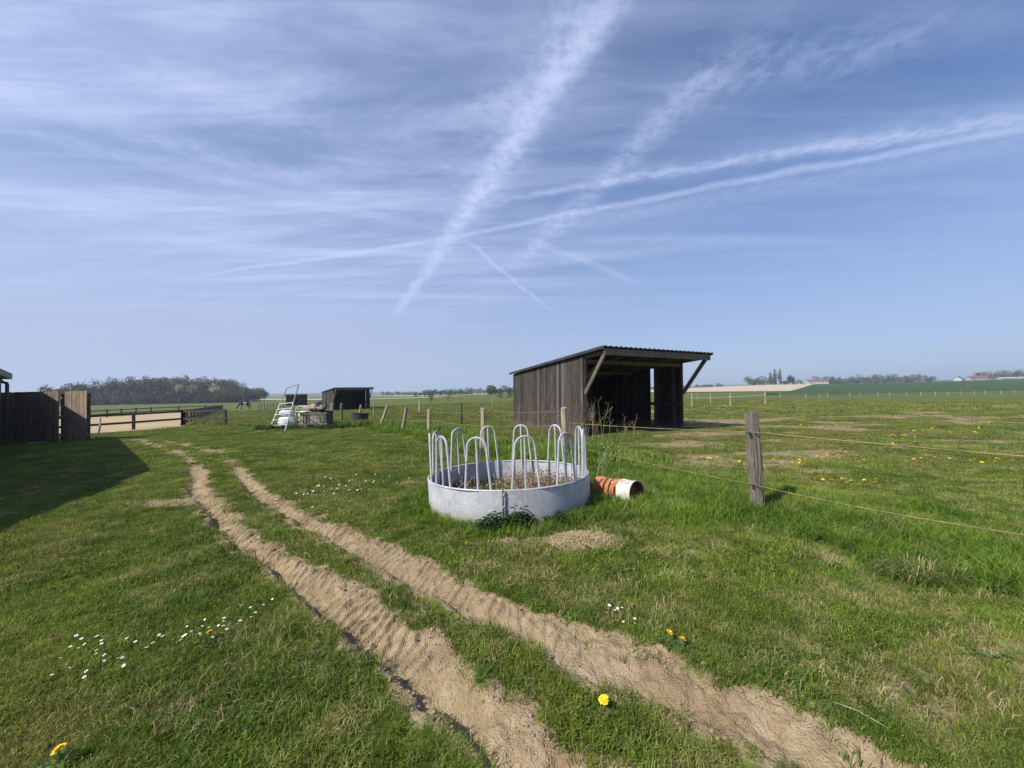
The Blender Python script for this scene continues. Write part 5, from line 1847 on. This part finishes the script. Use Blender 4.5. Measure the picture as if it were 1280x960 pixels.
scatter("broadleaf_weeds", X, Y, rg_.uniform(0, 6.28, len(X)), rg_.uniform(.5, 1.3, len(X)), rg_.integers(0, 3, len(X)), W1, "broad leaved weeds among the long grass")

X, Y, rg_ = sample(1.3, 9.0, 2.2, 342)
k = (fbm(X * 1.1, Y * 1.1, 345, 3) > .47) & (ruts(X, Y)[2] < -.04)
X, Y = X[k], Y[k]
scatter("lawn_weeds", X, Y, rg_.uniform(0, 6.28, len(X)), rg_.uniform(.3, .75, len(X)), rg_.integers(0, 3, len(X)), W1, "small broad leaved weeds in the mown lawn", sink=.01)

# coarse tussock on the right
rg = random.Random(17)
mb = MB()
for i in range(800):
    a = rg.uniform(0, 6.28); r = .17 * math.sqrt(rg.random())
    x, y = r * math.cos(a) * 1.5, r * math.sin(a)
    d = a + rg.gauss(0, .7); L = rg.uniform(.09, .27); ln = rg.uniform(.35, 1.0); w = rg.uniform(.0014, .0030)
    dx, dy = math.cos(d), math.sin(d); px_, py_ = -dy * w, dx * w
    mb.mi = 1 if (rg.random() < .22) else 0
    m1 = (x + dx * L * ln * .4, y + dy * L * ln * .4, L * (.55 - .15 * ln)); tp = (x + dx * L * ln, y + dy * L * ln, L * (.75 - .62 * ln))
    mb.add([(x - px_, y - py_, 0), (x + px_, y + py_, 0), (m1[0] + px_, m1[1] + py_, m1[2]), (m1[0] - px_, m1[1] - py_, m1[2]), tp], [(0, 1, 2, 3), (3, 2, 4)])
tag(mb.build("grass_tussock", [m_lush, m_dryg], None, loc=(3.32, 3.19, G(3.32, 3.19))), "coarse grass tussock with dry blades in the right lawn", "tussock")


def dead_weed(x, y, h, n, label, seed, mat=m_stalk, spread=.35):
    rg = random.Random(seed); mb = MB()
    for i in range(n):
        x0, y0 = rg.gauss(0, spread * .4), rg.gauss(0, spread * .3)
        dx, dy = rg.gauss(0, .22) * h, rg.gauss(0, .16) * h; hh_ = h * rg.uniform(.55, 1.0)
        mb.tube([(x0, y0, -.03), (x0 + dx * .35, y0 + dy * .35, hh_ * .5), (x0 + dx, y0 + dy, hh_)], [.0045, .0035, .0018], 4, cap=False)
        for q in range(6):
            f = rg.uniform(.35, 1); L = rg.uniform(.06, .2) * h; a = rg.uniform(0, 6.28)
            px_, py_, pz_ = x0 + dx * f, y0 + dy * f, hh_ * f
            e = (px_ + math.cos(a) * L * .6, py_ + math.sin(a) * L * .6, pz_ + L * .7)
            mb.tube([(px_, py_, pz_), e], [.0022, .0012], 3, cap=False)
            for g in range(3):
                u = rg.uniform(0, 6.28); l2 = .022
                mb.add([e, (e[0] + l2 * math.cos(u), e[1] + l2 * math.sin(u), e[2] + .01), (e[0] + l2 * math.cos(u + 1.2), e[1] + l2 * math.sin(u + 1.2), e[2] - .012)], [(0, 1, 2)])
    return tag(mb.build("dead_weed", mat, None, loc=(x, y, G(x, y))), label, "dead weeds", "dry weed stalks by the shelter")


for i, (x, y, h, n, lab, m, sp_) in enumerate((
        (2.10, 13.0, 1.15, 14, "tall brown dead weeds at the big shelter's front corner post", m_stalk, .6),
        (1.05, 13.6, 1.25, 18, "brown dead weeds left of the round post against the shelter wall", m_stalk, .9),
        (.35, 15.3, 1.3, 16, "brown dead weeds along the middle of the shelter's side wall", m_stalk, .9),
        (.0, 17.2, 1.0, 10, "brown dead weeds near the shelter's back corner", m_stalk, .8),
        (2.95, 12.6, 1.3, 9, "pale dry stalks bending before the shelter's opening", m_stalk_pale, .6),
        (3.6, 12.5, .8, 6, "short pale dry stalks farther right before the shelter's opening", m_stalk_pale, .5),
        (1.46, 6.75, .72, 6, "pale dry stalks rising between the feeder and the drum", m_stalk_pale, .3),
        (1.9, 11.0, 1.0, 10, "brown dry stalks in the grass behind the feeder's right side", m_stalk, .6),
        (-.95, 8.2, .55, 7, "small dry stalks behind the feeder's back rim", m_stalk, .4))):
    dead_weed(x, y, h, n, lab, 900 + i, m, sp_)
# rank growth at the foot of the clutter
for i, (x, y, rx, ry, n, lab) in enumerate(((-12.0, 20.4, 1.4, .35, 70, "dark green weeds at the foot of the crate and sacks"), (-13.3, 20.7, .5, .25, 24, "dark green weeds at the left foot of the leaning gate"), (-8.6, 19.8, 1.6, .5, 70, "rank green weeds around the feet of the leaning posts"))):
    clump("weed_clump", lab, "weeds", x, y, rx, ry, n, .15, .38, m_leafweed, 70 + i, .13, "rank weeds along the far fence")

# fallen stems on the lawn
for i, (x, y, L, a, lab) in enumerate(((1.62, 1.86, .09, -.75, "pale dry stem lying beside the right rut at the bottom"), (.99, 3.38, .07, .5, "thin dry stem on the lawn below the straw"), (-2.02, 3.78, .06, -.5, "short pale stem on the strip between the ruts"))):
    mb = MB(); z = G(x, y) + .035
    mb.tube([(x - L * math.cos(a), y - L * math.sin(a), z + .01), (x, y, z + .015), (x + L * math.cos(a), y + L * math.sin(a) - .02, z)], .0025, 5)
    tag(mb.build("dry_stem", m_stalk_pale), lab, "stem", "dry stems on the lawn")

# ------------------------------------------------------------------ haze
HAZE_DENSITY = 0.00034
mb = MB()
x0, x1, y0, y1, z0, z1 = -3100, 3100, -900, 3100, -9.0, 45.0
mb.add([(x0, y0, z0), (x1, y0, z0), (x1, y1, z0), (x0, y1, z0), (x0, y0, z1), (x1, y0, z1), (x1, y1, z1), (x0, y1, z1)], [(3, 2, 1, 0), (4, 5, 6, 7), (0, 1, 5, 4), (1, 2, 6, 5), (2, 3, 7, 6), (3, 0, 4, 7)])
mh = bpy.data.materials.new("haze_air"); mh.use_nodes = True
nt = mh.node_tree
for nd in list(nt.nodes):
    if nd.type == 'BSDF_PRINCIPLED': nt.nodes.remove(nd)
pv = nt.nodes.new('ShaderNodeVolumePrincipled')
pv.inputs['Color'].default_value = (0.66, 0.79, 1.0, 1)
pv.inputs['Density'].default_value = HAZE_DENSITY
pv.inputs['Anisotropy'].default_value = 0.2
nt.links.new(pv.outputs[0], [x for x in nt.nodes if x.type == 'OUTPUT_MATERIAL'][0].inputs['Volume'])
hz_o = mb.build("haze", mh)
tag(hz_o, "pale spring haze lying over the plain", kind='stuff')
